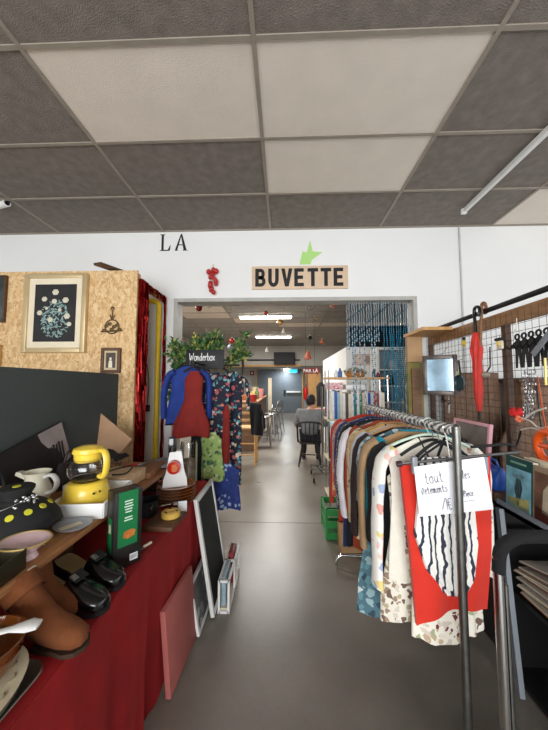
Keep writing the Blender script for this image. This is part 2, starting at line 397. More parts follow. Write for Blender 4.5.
# ------------------------------------------------------------------ lights
def area(name, loc, rot, sx, sy, e, col=(1, 1, 1)):
    l = bpy.data.lights.new(name, 'AREA'); l.shape = 'RECTANGLE'; l.size = sx; l.size_y = sy; l.energy = e; l.color = col
    o = bpy.data.objects.new(name, l); COL.objects.link(o); o.location = loc; o.rotation_euler = rot; return o
area('daylight_front', (-.5, -4.15, 1.7), (PI / 2, 0, 0), 4.5, 2.3, 222, (.97, .985, 1))
area('daylight_side', (3.36, .55, 1.85), (0, PI / 2 + .25, 0), 2.0, 4.2, 15, (.97, .985, 1))
wd = bpy.data.worlds.new('world'); sc.world = wd; wd.use_nodes = True
wd.node_tree.nodes['Background'].inputs[0].default_value = (.85, .92, 1, 1); wd.node_tree.nodes['Background'].inputs[1].default_value = .8
TUBE = mat('lit_tube', (255, 250, 240), .5, var=0, emit=9)
def fixture(u0, u1, v, lab, lit=True, e=62):
    a = atZ(u0, v, CZ - .07); b = atZ(u1, v, CZ - .07); c = (a + b) / 2; L = abs(b.x - a.x)
    r = thing('ceiling_light', lab, 'ceiling light', (c.x, c.y, CZ - .08), group='strip lights in the back hall')
    MB().box((c.x, c.y, CZ - .02), (L + .06, .14, .04)).build('housing', WHITE, r)
    MB().box((c.x, c.y, CZ - .06), (L, .11, .045), bev=.012).build('diffuser', TUBE if lit else WHITE, r)
    if lit: area('strip_glow', (c.x, c.y, CZ - .1), (0, 0, 0), L, .12, e, (1, .97, .92))
fixture(240, 291, 318, 'lit strip light nearest the opening in the back hall')
fixture(256, 291, 337.5, 'lit strip light further back, lower in view than the other')
area('hall_strip_left', (-2.2, 5.0, CZ - .1), (0, 0, 0), 1.2, .12, 50, (1, .97, .92))
r = thing('ceiling_light', 'unlit strip light left of centre above the back hall, hidden by lintel', 'ceiling light', (-2.2, 5, CZ - .08))
MB().box((-2.2, 5, CZ - .02), (1.26, .14, .04)).build('housing', WHITE, r); MB().box((-2.2, 5, CZ - .06), (1.2, .11, .045), bev=.012).build('diffuser', TUBE, r)
r['label'] = 'lit strip light at the left side of the back hall ceiling'
area('alcove_lamp', (.1, 14.9, 2.2), (0, 0, 0), .2, .2, 22, (.9, .97, 1))
q = atZ(288, 367.5, 2.27); r = thing('wall_lamp', 'bright round lamp above the grey rear door', 'lamp', (.12, 15.3, 2.2))
MB().lathe([(.09, 2.2), (.12, 2.23), (.12, 2.27), (.08, 2.30)], (.12, 15.3, 0), 16).build('lamp_globe', TUBE, r)
# ceiling batten front right
r = thing('batten_light', 'thin white batten strip on the front ceiling at right', 'ceiling strip', (1.77, 1.5, CZ - .05))
MB().b2((1.755, .3, CZ - .045), (1.79, 2.83, CZ - .004), bev=.004).build('batten', WHITE, r)
for y in (.3, 2.83): MB().box((1.7725, y, CZ - .025), (.045, .03, .05)).build('end_cap', WHITE, r)
# wall conduit
a = at(459, 240, WY)
tag(MB().b2((a.x - .008, WY - .018, 1.3), (a.x + .008, WY - .001, CZ - .006), bev=.003).build('conduit', mat('conduit_grey', (196, 196, 194), .5)), 'thin grey conduit running down the white wall from the ceiling', 'conduit')
# cctv camera
c = at(4, 205, 2.6); r = thing('security_camera', 'small white security camera under the ceiling, far left', 'camera', (c.x, c.y, CZ))
MB().tube([(c.x - .03, c.y, CZ + .003), (c.x - .03, c.y, c.z)], .012).build('mount', WHITE, r)
MB().tube([(c.x - .08, c.y + .02, c.z + .01), (c.x + .06, c.y - .03, c.z)], .032, 14).build('body', WHITE, r)
MB().tube([(c.x + .055, c.y - .029, c.z), (c.x + .064, c.y - .032, c.z - .001)], .022, 14).build('lens', BLACKG, r)

# ------------------------------------------------------------------ wall lettering and signs
INK = mat('black_letter', (22, 22, 24), .6, var=.05)
def serif(chs, u0, v0, u1, v1):
    a = at(u0, v1, WY); b = at(u1, v0, WY); H = b.z - a.z; W_ = (b.x - a.x) / 2; m = MB(); y = WY - .004
    def poly(p, ox): m.prism([(x * W_ * .8, z * H) for x, z in p], (a.x + ox, y, a.z), (1, 0, 0), (0, 0, 1), -.004)
    poly([(0, 0), (.85, 0), (.92, .32), (.88, .32), (.7, .06), (.34, .06), (.34, .94), (.48, 1), (0, 1), (.16, .94), (.16, .06)], 0)
    ox = W_ * 1.02
    poly([(0, 0), (.3, 0), (.2, .05), (.5, .86), (.48, 1)], ox); poly([(.48, 1), (.5, .86), (.72, .05), (.64, 0), (1.1, 0), (.96, .05), (.58, 1)], ox); poly([(.26, .32), (.64, .32), (.62, .37), (.28, .37)], ox)
    return m
tag(serif('LA', 159.5, 234, 190, 251).build('wall_lettering', INK), 'black serif letters LA on the white wall below the ceiling', 'lettering')
r = thing('sign', 'beige board sign reading BUVETTE in bold black letters over the opening', 'sign', at(300, 291, WY - .02))
a, b = at(252, 290, WY), at(347.5, 266, WY)
bd = MB().b2((a.x, WY - .022, a.z), (b.x, WY - .001, b.z), bev=.002).build('board', mat('sign_beige', (216, 190, 162), .6, var=.04), r)
m = MB(); Wt, Ht = (b.x - a.x) * .95, (b.z - a.z) * .78; adv = Wt / 7
bx0, bz0 = (a.x + b.x) / 2 - Wt / 2, (a.z + b.z) / 2 - Ht / 2; lw = adv * .86
def glyph(i, poly): m.prism([(x * lw, z * Ht) for x, z in poly], (bx0 + i * adv + adv * .08, WY - .0225, bz0), (1, 0, 0), (0, 0, 1), .003)
def arcband(i, cx, cz, ro_x, ro_z, ri_x, ri_z, a0, a1, n=10):
    o_ = [(cx + ro_x * math.cos(a0 + (a1 - a0) * k / n), cz + ro_z * math.sin(a0 + (a1 - a0) * k / n)) for k in range(n + 1)]
    i_ = [(cx + ri_x * math.cos(a0 + (a1 - a0) * k / n), cz + ri_z * math.sin(a0 + (a1 - a0) * k / n)) for k in range(n + 1)]
    for k in range(n): glyph(i, [o_[k], o_[k + 1], i_[k + 1], i_[k]])
T_, S_ = .19, .32
def E_(i):
    glyph(i, [(0, 0), (S_, 0), (S_, 1), (0, 1)])
    for z0 in (0, .405, .81): glyph(i, [(S_, z0), (.85 if z0 != .405 else .78, z0), (.85 if z0 != .405 else .78, z0 + T_), (S_, z0 + T_)])
def T__(i): glyph(i, [(.33, 0), (.65, 0), (.65, .81), (.33, .81)]); glyph(i, [(.02, .81), (.96, .81), (.96, 1), (.02, 1)])
glyph(0, [(0, 0), (S_, 0), (S_, 1), (0, 1)])
for z0, z1, ex in ((0, .585, .93), (.415, 1, .86)):
    zc, hz = (z0 + z1) / 2, (z1 - z0) / 2
    glyph(0, [(S_, z0), (.5, z0), (.5, z0 + T_), (S_, z0 + T_)]); glyph(0, [(S_, z1 - T_), (.5, z1 - T_), (.5, z1), (S_, z1)])
    arcband(0, .5, zc, ex - .5, hz, ex - .5 - S_ + .02, hz - T_, -PI / 2, PI / 2)
for x in (0, .62): glyph(1, [(x, .34), (x + S_, .34), (x + S_, 1), (x, 1)])
arcband(1, .47, .36, (.94 / 2), .38, .47 - .32, .17, PI, 2 * PI)
glyph(2, [(0, 1), (.33, 1), (.5, .4), (.5, 0), (.33, 0)]); glyph(2, [(.5, 0), (.5, .4), (.67, 1), (1, 1), (.67, 0)])
E_(3); T__(4); T__(5); E_(6)
m.build('lettering', INK, r)
o = at(300, 264, WY); k = WY / FPX
P = [(-.5, -.5), (2.5, 13), (7, 12), (10.5, 25), (13, 13), (23, 12), (12, 4), (11, -.5)]
tag(MB().prism([(x * k, z * k) for x, z in P], (o.x, WY - .003, o.z), (1, 0, 0), (0, 0, 1), -.004).build('arrow', mat('green_paper', (176, 220, 130), .7, var=.02)), 'light green paper arrow pointing down at the black lettered sign', 'arrow')
# hanging red berry ornament on wall
c = at(212.5, 268, WY - .04); m = MB(); random.seed(5)
for i in range(22):
    z = c.z - i * .012; m.ball((c.x + random.uniform(-.042, .042) * (1 if i < 15 else .6), c.y + random.uniform(-.02, .02), z - .02), random.uniform(.02, .032), 10)
r = thing('ornament', 'red berry cluster hanging on the white wall above the opening', 'ornament', (c.x, c.y, c.z - .3))
m.build('berries', mat('red_berry', (176, 30, 26), .3, coat=.3), r)
MB().tube([(c.x, c.y + .037, c.z + .06), (c.x, c.y, c.z), (c.x, c.y, c.z - .26)], .003).build('cord', GOLD, r)

# =================================================================== LEFT SIDE
# ---- OSB booth
OY = 2.53; OX = at(133.5, 400, OY).x
r = thing('booth_panel', 'tall raw chipboard panel behind the grey screen, pictures hung on it', 'panel', (-1.95, OY, 0))
MB().b2((-2.75, OY, 0), (OX, OY + .02, at(80, 271, OY).z)).build('board', OSB, r)
MB().b2((OX - .045, OY + .021, 0), (OX - .002, OY + .065, at(80, 273, OY).z)).build('stud', WOODL, r)
tag(MB().b2((OX - .045, OY + .07, 2.40), (OX - .004, WY - .002, 2.45)).build('timber_rail', WOODL), 'timber rail along the booth top carrying the red tinsel', 'rail')
zt = at(120, 271, OY).z
tag(MB().box((at(118, 268, 2.62).x, 2.6, zt + .035), (.08, .42, .02), rot=(.10, 0, -.25)).build('timber_offcut', WOODD), 'dark timber offcut lying on the top edge of the chipboard panel', 'timber')
TINSEL = mat('red_tinsel', (140, 14, 14), .25, .7, var=.45, scale=40)
m = MB(); random.seed(11)
def strip(m, x, y, z0, z1, wd):
    n = 14; a = random.uniform(0, PI); P = []
    for i in range(n + 1):
        z = z0 + (z1 - z0) * i / n; ang = a + i * random.uniform(.3, .9); dx, dy = math.cos(ang) * wd, math.sin(ang) * wd
        ox, oy = random.uniform(-.006, .006), random.uniform(-.008, .008)
        P.append((V((x + ox - dx, y + oy - dy, z)), V((x + ox + dx, y + oy + dy, z))))
    for i in range(n):
        v = [m.bm.verts.new(p) for p in (P[i][0], P[i][1], P[i + 1][1], P[i + 1][0])]; m._f(v)
for i in range(120):
    y = OY + .03 + random.random() ** 1.2 * .13
    strip(m, OX + random.uniform(.006, .03), y, 2.44, random.uniform(.02, .2), random.uniform(.005, .009))
for i in range(70): strip(m, OX + random.uniform(.004, .02), random.uniform(OY + .2, WY - .03), 2.445, 2.445 - random.uniform(.03, .09), .006)
for i in range(26): strip(m, OX + random.uniform(.004, .02), random.uniform(WY - .05, WY - .015), 2.44, random.uniform(.02, .3), .006)
tag(m.build('tinsel_curtain', TINSEL), 'shiny red tinsel curtain hanging at the side of the chipboard booth', 'curtain', kind='stuff')
px = at(156.5, 400, 3.06)
z1 = at(157, 301, 3.06).z
tag(MB().tube([(px.x, 3.06, .004), (px.x, 3.06, z1 - .06)] + [(px.x - .06 + .06 * math.cos(t), 3.06, z1 - .06 + .06 * math.sin(t)) for t in (.4, .8, 1.2, 1.57)] + [(px.x - .4, 3.06, z1)], .026, 12).build('pipe', YPIPE), 'yellow pipe rising up the wall behind the red tinsel, bent at the top', 'pipe')
q = at(147.5, 408, WY); tag(MB().box((q.x, WY - .016, q.z), (.06, .03, .07), bev=.006).build('wall_socket', BLACK), 'small black socket on the wall left of the yellow pipe', 'socket')
tag(MB().tube(cr([(q.x, WY - .008, q.z + .035), (q.x + .01, WY - .008, q.z + .3), (q.x - .03, WY - .008, q.z + .6), (q.x - .01, WY - .008, 2.3)]), .004, 6).build('cable', BLACK), 'thin black cable on the wall above the black socket', 'cable')
tag(MB().tube([(at(143, 400, WY).x, WY - .014, .01), (at(143, 400, WY).x, WY - .014, 2.2)], .012, 8).build('conduit', GREYMETAL), 'grey tube on the wall inside the booth, left of the yellow pipe', 'conduit')

# ---- pictures on OSB
def picture(name, lab, u0, v0, u1, v1, fm, fw, matw, matm, art, dep=.03, pl=OY):
    a, b = at(u0, v0, pl), at(u1, v1, pl); y = pl - .001
    rt = thing(name, lab, 'picture', ((a.x + b.x) / 2, y - dep / 2, a.z)); m = MB()
    m.b2((a.x, y - dep, a.z), (a.x + fw, y, b.z), .004); m.b2((b.x - fw, y - dep, a.z), (b.x, y, b.z), .004)
    m.b2((a.x + fw, y - dep, a.z), (b.x - fw, y, a.z + fw), .004); m.b2((a.x + fw, y - dep, b.z - fw), (b.x - fw, y, b.z), .004); m.build('frame', fm, rt)
    if matw: MB().b2((a.x + fw, y - dep * .6, a.z + fw), (b.x - fw, y - .004, b.z - fw)).build('mount', matm, rt)
    e = fw + matw
    return rt, a.x + e, b.x - e, a.z + e, b.z - e, y - dep * .6 - (.003 if matw else 0)
LEAF = mat('teal_leaf_paint', (136, 164, 160), .7, var=.35, scale=30)
PETAL = mat('pale_petal_paint', (206, 200, 180), .7, var=.12, scale=30)
DARKART = mat('dark_canvas', (34, 33, 34), .6, var=.25, scale=12)
rt, x0, x1, z0, z1, y = picture('flower_painting', 'large framed painting of pale roses on black, hung on the chipboard', 24, 353, 90, 274.5, mat('champagne_frame', (206, 184, 142), .35, .45, var=.06), .042, .055, CREAM, DARKART, .04)
can = MB().b2((x0, y, z0), (x1, y + .003, z1)).build('canvas', DARKART, rt)
m = MB(); random.seed(21); cx, cz, W_, H_ = (x0 + x1) / 2, (z0 + z1) / 2, x1 - x0, z1 - z0
for i in range(150):
    a = random.uniform(0, 2 * PI); q_ = random.random() ** .6; px_, pz_ = cx + math.cos(a) * q_ * W_ * .36, cz - H_ * .12 + math.sin(a) * q_ * H_ * .33
    t = random.uniform(0, PI); l, ww = random.uniform(.012, .026), random.uniform(.004, .008); u = V((math.cos(t), 0, math.sin(t))); v = V((-math.sin(t), 0, math.cos(t)))
    m.prism([(-l, 0), (0, -ww), (l, 0), (0, ww)], (px_, y - .0004 - i * 3e-6, pz_), u, v, .0006)
m.build('painted_leaves', LEAF, can)
for fx, fz, fr_ in [(a_, b_, c_ * .82) for a_, b_, c_ in ((0, .36, .036), (-.26, .24, .03), (.25, .22, .034), (-.02, .2, .03), (-.36, .0, .03), (.3, -.06, .034), (.12, .05, .02), (-.1, -.12, .03), (.36, -.2, .026), (-.2, .08, .018))]:
    m = MB(); m.prism([(math.cos(t * PI / 6) * fr_ * .8, math.sin(t * PI / 6) * fr_ * .7) for t in range(12)], (cx + fx * W_, y - .0006, cz + fz * H_), (1, 0, 0), (0, 0, 1), .0008)
    for k in range(6):
        a = k * PI / 3; c = (cx + fx * W_ + math.cos(a) * fr_ * .5, y - .0012 - k * 2e-4, cz + fz * H_ + math.sin(a) * fr_ * .5)
        m.prism([(math.cos(t * PI / 4) * fr_ * .55, math.sin(t * PI / 4) * fr_ * .45) for t in range(8)], c, (1, 0, 0), (0, 0, 1), .0008)
    m.build('painted_rose', PETAL, can)
rt, x0, x1, z0, z1, y = picture('landscape_painting', 'dark landscape painting in a thin brown frame, cropped at the left edge', -34, 323, 9, 276, WOODDX, .012, 0, CREAM, None, .03)
MB().b2((x0, y, z0), (x1, y + .003, z1)).build('canvas', pattern('landscape', 'floral', [(52, 60, 62), (70, 80, 84), (40, 44, 40), (86, 92, 92)], 5, .6), rt)
rt, x0, x1, z0, z1, y = picture('gold_frame', 'small gilt frame on the chipboard below the landscape, cropped at left edge', -22, 366, 3, 345, GOLD, .02, 0, CREAM, None, .03)
MB().b2((x0, y, z0), (x1, y + .003, z1)).build('canvas', DARKART, rt)
rt, x0, x1, z0, z1, y = picture('icon_picture', 'small dark framed portrait picture on the chipboard beneath the iron ornament', 102, 373, 122, 348, WOODDX, .026, .018, mat('icon_mount', (196, 176, 140), .6), None, .03)
cn = MB().b2((x0, y, z0), (x1, y + .003, z1)).build('print', mat('icon_print', (74, 66, 62), .6, var=.3, scale=30), rt)
m = MB(); c = V(((x0 + x1) / 2, y - .001, z0 + .05)); m.prism([(-.018, -.048), (.018, -.048), (.014, .01), (0, .02), (-.014, .01)], c, (1, 0, 0), (0, 0, 1), .001); m.prism([(.011 * math.cos(t * PI / 4), .03 + .013 * math.sin(t * PI / 4)) for t in range(8)], c, (1, 0, 0), (0, 0, 1), .001)
m.build('figure', CREAM, cn)
# wrought ornament
c = at(112, 325, OY - .0062); IRON = mat('old_brass', (104, 86, 60), .5, .7, var=.2)
r = thing('trivet', 'wrought metal hanging ornament with a ring, on the chipboard', 'ornament', (c.x, c.y, c.z - .1))
m = MB(); m.tube([(c.x + .062 * math.cos(t * PI / 10), c.y, c.z - .015 + .062 * math.sin(t * PI / 10)) for t in range(20)], .006, 6, True)
m.tube(cr([(c.x - .02, c.y, c.z + .09), (c.x, c.y, c.z + .045), (c.x + .02, c.y, c.z + .09)]), .005, 6); m.tube([(c.x, c.y, c.z + .045), (c.x, c.y, c.z + .14)], .005, 6)
m.tube([(c.x + .014 * math.cos(t * PI / 6), c.y, c.z + .15 + .014 * math.sin(t * PI / 6)) for t in range(12)], .004, 6, True); m.tube([(c.x, OY + .002, c.z + .15), (c.x, OY - .014, c.z + .164)], .004, 6); m.build('ring', IRON, r)
m = MB(); m.tube([(c.x - .095, c.y - .004, c.z - .06), (c.x + .095, c.y - .004, c.z - .05)], .007, 6)
for k, (dx, dz) in enumerate(((-.05, .0), (-.02, .02), (.02, -.005), (.05, .01), (0, -.03), (-.07, -.04), (.07, -.03))): m.ball((c.x + dx, c.y - .004, c.z + dz - .01), .02, 8, (1, .4, .8))
m.build('relief', IRON, r)

# ---- grey office screen behind table
SX = -1.405
r = thing('partition_screen', 'dark grey fabric screen standing behind the stall table', 'screen', (SX - .02, 1.4, 0))
MB().b2((SX - .035, .1, .35), (SX, 2.45, 1.57), bev=.006).build('panel', mat('grey_felt', (76, 82, 80), .95, var=.06, scale=60, bump=.3, bscale=300), r)
for y in (.3, 2.3): MB().b2((SX - .2, y - .03, 0), (SX + .0, y + .03, .35)).build('foot', BLACK, r)

# ---- table with velvet
TX, TZ, TY0, TY1 = -.605, .73, .12, 2.32
r = thing('stall_table', 'long trestle table under the red velvet cloth', 'table', (-1.0, 1.2, 0))
MB().b2((SX + .015, TY0, TZ - .05), (TX - .03, TY1 - .03, TZ - .016)).build('tabletop', WOODM, r)
for y in (.3, 2.1):
    for x in (SX + .06, TX - .12): MB().b2((x - .025, y - .025, 0), (x + .025, y + .025, TZ - .05)).build('leg', WOODM, r)
VELVET = mat('red_velvet', (132, 10, 14), .75, var=.25, scale=6, bump=.25, bscale=14, sheen=.04)
_b = VELVET.node_tree.nodes['Principled BSDF']; _b.inputs['Sheen Weight'].default_value = .55; _b.inputs['Sheen Tint'].default_value = (.75, .05, .05, 1); _b.inputs['Sheen Roughness'].default_value = .35
m = MB()
path = [(TX, TY0 + (TY1 - TY0) * i / 110, 1, 0) for i in range(111)] + [(TX - .06 * i / 3 - .0, TY1, .5 if i == 0 else 0, 1) for i in range(0, 4)] + [(TX - .06 - (TX - .06 - SX - .015) * i / 40, TY1, 0, 1) for i in range(1, 41)]
nv = 16
def drape(a, b):
    i = round(a * (len(path) - 1)); x, y, nx, ny = path[i]; s = i * .02
    f = (math.sin(s * 19 + .8 * math.sin(s * 5)) * .5 + .3 * math.sin(s * 43 + 1.5) + .35 * math.sin(s * 8)) * (.013 + (.024 * min(1, max(0, (1.42 - y) * 6)) if nx == 1 else 0))
    d = b ** .8 * (f + .005) ; z = TZ - .001 - b * (TZ - .012)
    if b < .08: d = 0 if b == 0 else d + .003
    return (x + nx * d, y + ny * d, z)
m.sheet(drape, len(path) - 1, nv, -.006)
m.b2((SX + .01, TY0, TZ - .012), (TX + .002, TY1 + .002, TZ), .002)
cloth = m.build('tablecloth', VELVET, None, 60)
tag(cloth, 'deep red velvet cloth draped over the long table down to the floor', 'tablecloth')

# ---- raised shelf
SZ, SHX, SY0, SY1 = .92, -.772, .22, 2.13
r = thing('raised_shelf', 'raised wooden shelf board running along the back of the red-clothed table', 'shelf', (-1.08, 1.2, TZ))
MB().b2((SX + .006, SY0, SZ - .024), (SHX, SY1, SZ), bev=.003).build('board', wood('shelf_wood', (140, 92, 54), (168, 116, 72), axis='Y'), r)
for y in (SY0 + .06, 1.25, SY1 - .04): MB().b2((SX + .02, y - .01, TZ + .001), (SHX - .12, y + .01, SZ - .024)).build('support', WOODD, r)
tag(MB().box((atZ(30, 568, SZ).x + .006, atZ(30, 568, SZ).y, SZ - .012), (.012, .025, .03), bev=.004).build('clip', CREAM), 'tiny cream clip on the front edge of the raised shelf', 'clip')

# ---- things on the shelf
def put(u, v, z): return atZ(u, v, z)
# white tray bin with coffee maker
a = V((-.885, 1.375, SZ + .001)); r = thing('white_tray', 'white rectangular plastic tray holding the yellow coffee maker', 'tray', a, .12)
def tray(r, L, W, H, th, M_, base):
    m = MB(); c = V(r.location)
    R = Matrix.Rotation(r.rotation_euler.z, 3, 'Z')
    for d, cc in (((L, W, th), (0, 0, th / 2)), ((th, W, H), (-L / 2, 0, H / 2)), ((th, W, H), (L / 2, 0, H / 2)), ((L, th, H), (0, -W / 2, H / 2)), ((L, th, H), (0, W / 2, H / 2))):
        m.box(c + R @ V(cc), d, M=R, bev=.002)
    m.build(base, M_, r)
tray(r, .22, .30, .062, .008, WHITE, 'tray_body')
b = V((-.905, 1.35, SZ + .0095)); r = thing('coffee_maker', 'yellow coffee maker with a round glass jug, standing in the white tray', 'coffee maker', b)
bs = MB().lathe([(.098, 0), (.108, .012), (.107, .03), (.098, .044), (.092, .05), (.088, .08), (.08, .105), (.07, .112), (0, .112)], b, 32, sx=1.02).build('base', YELLOW, r)
m = MB()
for k in (-.012, .012): m.ball((b.x + .078 + k * .3, b.y - .05 + k * 1.2, b.z + .075), .0055, 8)
m.build('button', BLACK, bs)
jg = MB().lathe([(.058, .113), (.07, .125), (.08, .15), (.082, .17), (.076, .195), (.062, .212), (.06, .212), (.073, .193), (.079, .17), (.077, .15), (.067, .127), (.055, .117)], b, 32).build('glass_jug', GLASS, r)
MB().lathe([(.0, .118), (.06, .118), (.064, .124), (0, .124)], b, 24).build('coffee', mat('coffee', (40, 26, 18), .2), jg)
MB().lathe([(.056, .2), (.058, .235), (.064, .238), (.065, .244), (.06, .258), (.035, .268), (0, .27)], b, 32).build('lid', YELLOW, r)
hd = V((.8, -.25, 0)).normalized(); pts = [b + hd * x + V((0, 0, z)) for x, z in ((.055, .246), (.085, .252), (.106, .238), (.114, .2), (.108, .16), (.094, .138), (.076, .14))]
MB().tube(cr(pts), .013, 10, flat=(1.3, .8)).build('handle', YELLOW, r)
# grey round lid plate
c = put(76, 524, SZ); r = thing('round_plate', 'grey oval dish with a paper label in front of the white tray', 'dish', (-.825, 1.155, SZ + .001), .5)
cc = V((-.825, 1.155, SZ + .001)); MB().lathe([(.04, 0), (.05, .004), (.066, .014), (.068, .017), (.064, .017), (.048, .009), (0, .009)], cc, 32, sx=1, sy=.9).build('dish', mat('grey_glaze', (158, 160, 166), .3, var=.05), r)
MB().box(cc + V((-.005, -.005, .0105)), (.028, .075, .002), rot=(0, 0, -.6)).build('label', CREAM, r)
# hat
c = V((-1.0, 1.09, SZ + .001)); HATM = mat('black_felt', (26, 26, 27), .85, var=.15)
r = thing('hat', 'black felt hat with a flat top and yellow dots, on the raised shelf', 'hat', c)
HP = [(.05, .135), (.062, .122), (.085, .112), (.112, .09), (.132, .062), (.142, .03)]
def hp(f):
    f *= len(HP) - 1; i = min(int(f), len(HP) - 2); g = f - i; return [HP[i][j] * (1 - g) + HP[i + 1][j] * g for j in (0, 1)]
def brim(a, b_):
    rr, z = hp(b_); t = 2 * PI * a; z += .012 * math.cos(2 * t) * b_; return (c.x + rr * math.cos(t), c.y + rr * math.sin(t), c.z + z)
MB().sheet(brim, 48, 10, -.006).build('brim', HATM, r)
MB().lathe([(.095, 0), (.095, .06), (.048, .12), (.046, .15), (.056, .168), (.056, .176), (.05, .18), (0, .178)], c, 32).build('crown', HATM, r)
DOT = mat('yellow_dot', (206, 202, 52), .6, var=.05)
for k in range(13):
    p = V(brim(k / 13, .52)); q = V(brim(k / 13, .58)); q2 = V(brim(k / 13 + .01, .52)); n_ = (q - p).cross(q2 - p).normalized(); n_ = n_ if n_.z > 0 else -n_
    MB().lathe([(.0125, -.001), (.012, .0022), (0, .0025)], p + n_ * .005, 14, M=n_.to_track_quat('Z', 'Y').to_matrix()).build('dot', DOT, r)
MB().lathe([(.014, 0), (.013, .002), (0, .002)], c + V((.0, -.0, .1785)), 12).build('dot', DOT, r)
m = MB(); random.seed(4)
pts = cr([V(brim(.60 + .036 * k, .30 + .12 * math.sin(k * .5))) + V((0, 0, .012)) for k in range(13)], 3)
m.tube(pts, .0025, 5)
for k in range(34): m.ball(pts[-1 - k % 14] + V((random.uniform(-.01, .014), random.uniform(-.014, .006), random.uniform(-.012, .012))), random.uniform(.004, .008), 8)
tag(m.build('necklace', mat('silver_beads', (176, 176, 176), .25, .9, var=.2)), 'silver bead necklace laid over the black hat', 'necklace')
p = put(36, 538, SZ); tag(MB().prism([(-.05, -.05), (.07, -.01), (-.04, .02)], (-.905, 1.045, SZ + .001), (1, 0, 0), (0, 1, 0), .0015).build('paper_card', PAPER), 'white triangular card poking out under the black hat', 'card')
# white jug
c = V((-1.17, 1.38, SZ + .001)); r = thing('jug', 'cream jug with a looped white handle behind the black hat', 'jug', c); JUGM = mat('cream_glaze', (226, 220, 198), .25, var=.06, coat=.3)
MB().lathe([(.75 * x_, .8 * z_) for x_, z_ in [(.05, 0), (.065, .01), (.082, .05), (.08, .09), (.062, .13), (.06, .16), (.078, .185), (.074, .186), (.056, .16), (.056, .13), (.07, .09), (.0, .03)]], c, 28).build('body', JUGM, r)
MB().tube(cr([c + V(p) * .78 for p in ((.062, -.01, .16), (.11, -.02, .175), (.145, -.025, .14), (.125, -.02, .085), (.07, -.01, .065))]), .010, 10, flat=(1.4, .8)).build('handle', WHITE, r)
MB().prism([(0, 0), (-.05, .02), (-.045, .035), (0, .03)], c + V((-.045, .015, .112)), (1, 0, 0), (0, 0, 1), .03).build('spout', JUGM, r)
# canvas photo print leaning
def plank(name, lab, cat, c, size, M, m_, parent=None):
    return tag(MB().box(c, size, M=M, bev=.002).build(name, m_), lab, cat)
M = (Matrix.Rotation(-.12, 3, 'Y') @ Matrix.Rotation(math.radians(15), 3, 'X'))
c = V((SX + .05, 1.575, SZ + .14)); r = thing('photo_print', 'large black and white portrait print leaning against the grey screen', 'photo', c)
pr = MB().box(c, (.012, .5, .27), M=M).build('board', mat('print_dark', (34, 31, 31), .5, var=.5, scale=5), r)
m = MB(); m.prism([(.06, .13), (.245, .13), (.245, -.1), (.2, -.11), (.16, .0), (.1, .03), (.07, .08)], c + M @ V((.0065, 0, 0)), M @ V((0, 1, 0)), M @ V((0, 0, 1)), .001)
m.build('printed_face', mat('print_grey', (158, 146, 142), .5, var=.2, scale=9), pr)
m = MB()
for k in range(5): m.prism([(.11 + k * .022, .02 + .015 * (k % 2)), (.125 + k * .022, .03), (.12 + k * .02, -.1), (.105 + k * .02, -.09)], c + M @ V((.008, 0, 0)), M @ V((0, 1, 0)), M @ V((0, 0, 1)), .001)
m.build('printed_hair', mat('print_hair', (42, 36, 36), .5, var=.3), pr)
# dark handbag clutter behind kettle
c = V((-1.2, 1.66, SZ + .001)); r = thing('handbag', 'small dark leather handbag behind the yellow coffee maker', 'bag', c)
MB().loft([[(c.x + (.05 - .012 * k) * math.cos(t) * 1.0 , c.y + .14 * math.sin(t) * (1 - .06 * k), c.z + .045 * k) for t in [2 * PI * i / 16 for i in range(16)]] for k in range(4)]).build('body', mat('dark_leather', (40, 30, 28), .5, var=.2), r)
MB().tube(cr([c + V((0, -.07, .13)), c + V((.01, -.05, .19)), c + V((.01, .05, .19)), c + V((0, .07, .13))]), .006, 8).build('handle', mat('dark_leather', (40, 30, 28)), r)
# glasses on top-left
c = V((SX + .04, 1.28, SZ)); 
r = thing('glass_goblet', 'clear glass goblet standing at far left before the grey screen', 'glass', (c.x + .05, 1.18, SZ + .0), 0)
MB().lathe([(.03, 0), (.032, .004), (.006, .01), (.005, .08), (.02, .09), (.034, .13), (.036, .2), (.034, .2), (.03, .13), (.0, .095)], (c.x + .05, 1.18, SZ + .001), 18).build('bowl_and_stem', GLASS, r)
# brown poster board at far end
c = at(106, 446, 2.09); M = Matrix.Rotation(math.radians(-8), 3, 'X') @ Matrix.Rotation(math.radians(36), 3, 'Y')
c.z = SZ + .150; c.y = 2.2; c.x -= .09
r = thing('cardboard_sheet', 'brown cardboard sheet tilted on its corner against the chipboard', 'cardboard', c)
MB().box(c, (.36, .012, .26), M=M).build('sheet', mat('kraft', (190, 152, 118), .85, var=.12, scale=6), r)
# lace basket
c = V((-1.10, 1.83, SZ + .001)); r = thing('wire_basket', 'small black wire basket draped with dark lace, by the cardboard sheet', 'basket', c); m = MB()
for k in range(3): m.tube([c + V(((.06 + .014 * k) * math.cos(t * PI / 10), (.05 + .012 * k) * math.sin(t * PI / 10), .006 + k * .045)) for t in range(20)], .003, 5, True)
for t in range(14): a = t * PI / 7; m.tube([c + V((.06 * math.cos(a), .05 * math.sin(a), .006)), c + V((.088 * math.cos(a), .074 * math.sin(a), .096))], .002, 4)
m.build('basket_wires', DSTEEL, r)
random.seed(8)
def lace(a, b): return c + V(((a - .5) * .2, (b - .5) * .15, .105 + .05 * math.exp(-((a - .5) ** 2 + (b - .5) ** 2) * 12) - .012 * math.cos(a * 26) * abs(a - .5) * 2))
MB().sheet(lace, 20, 10, .003).build('lace_cloth', BLACK, r)
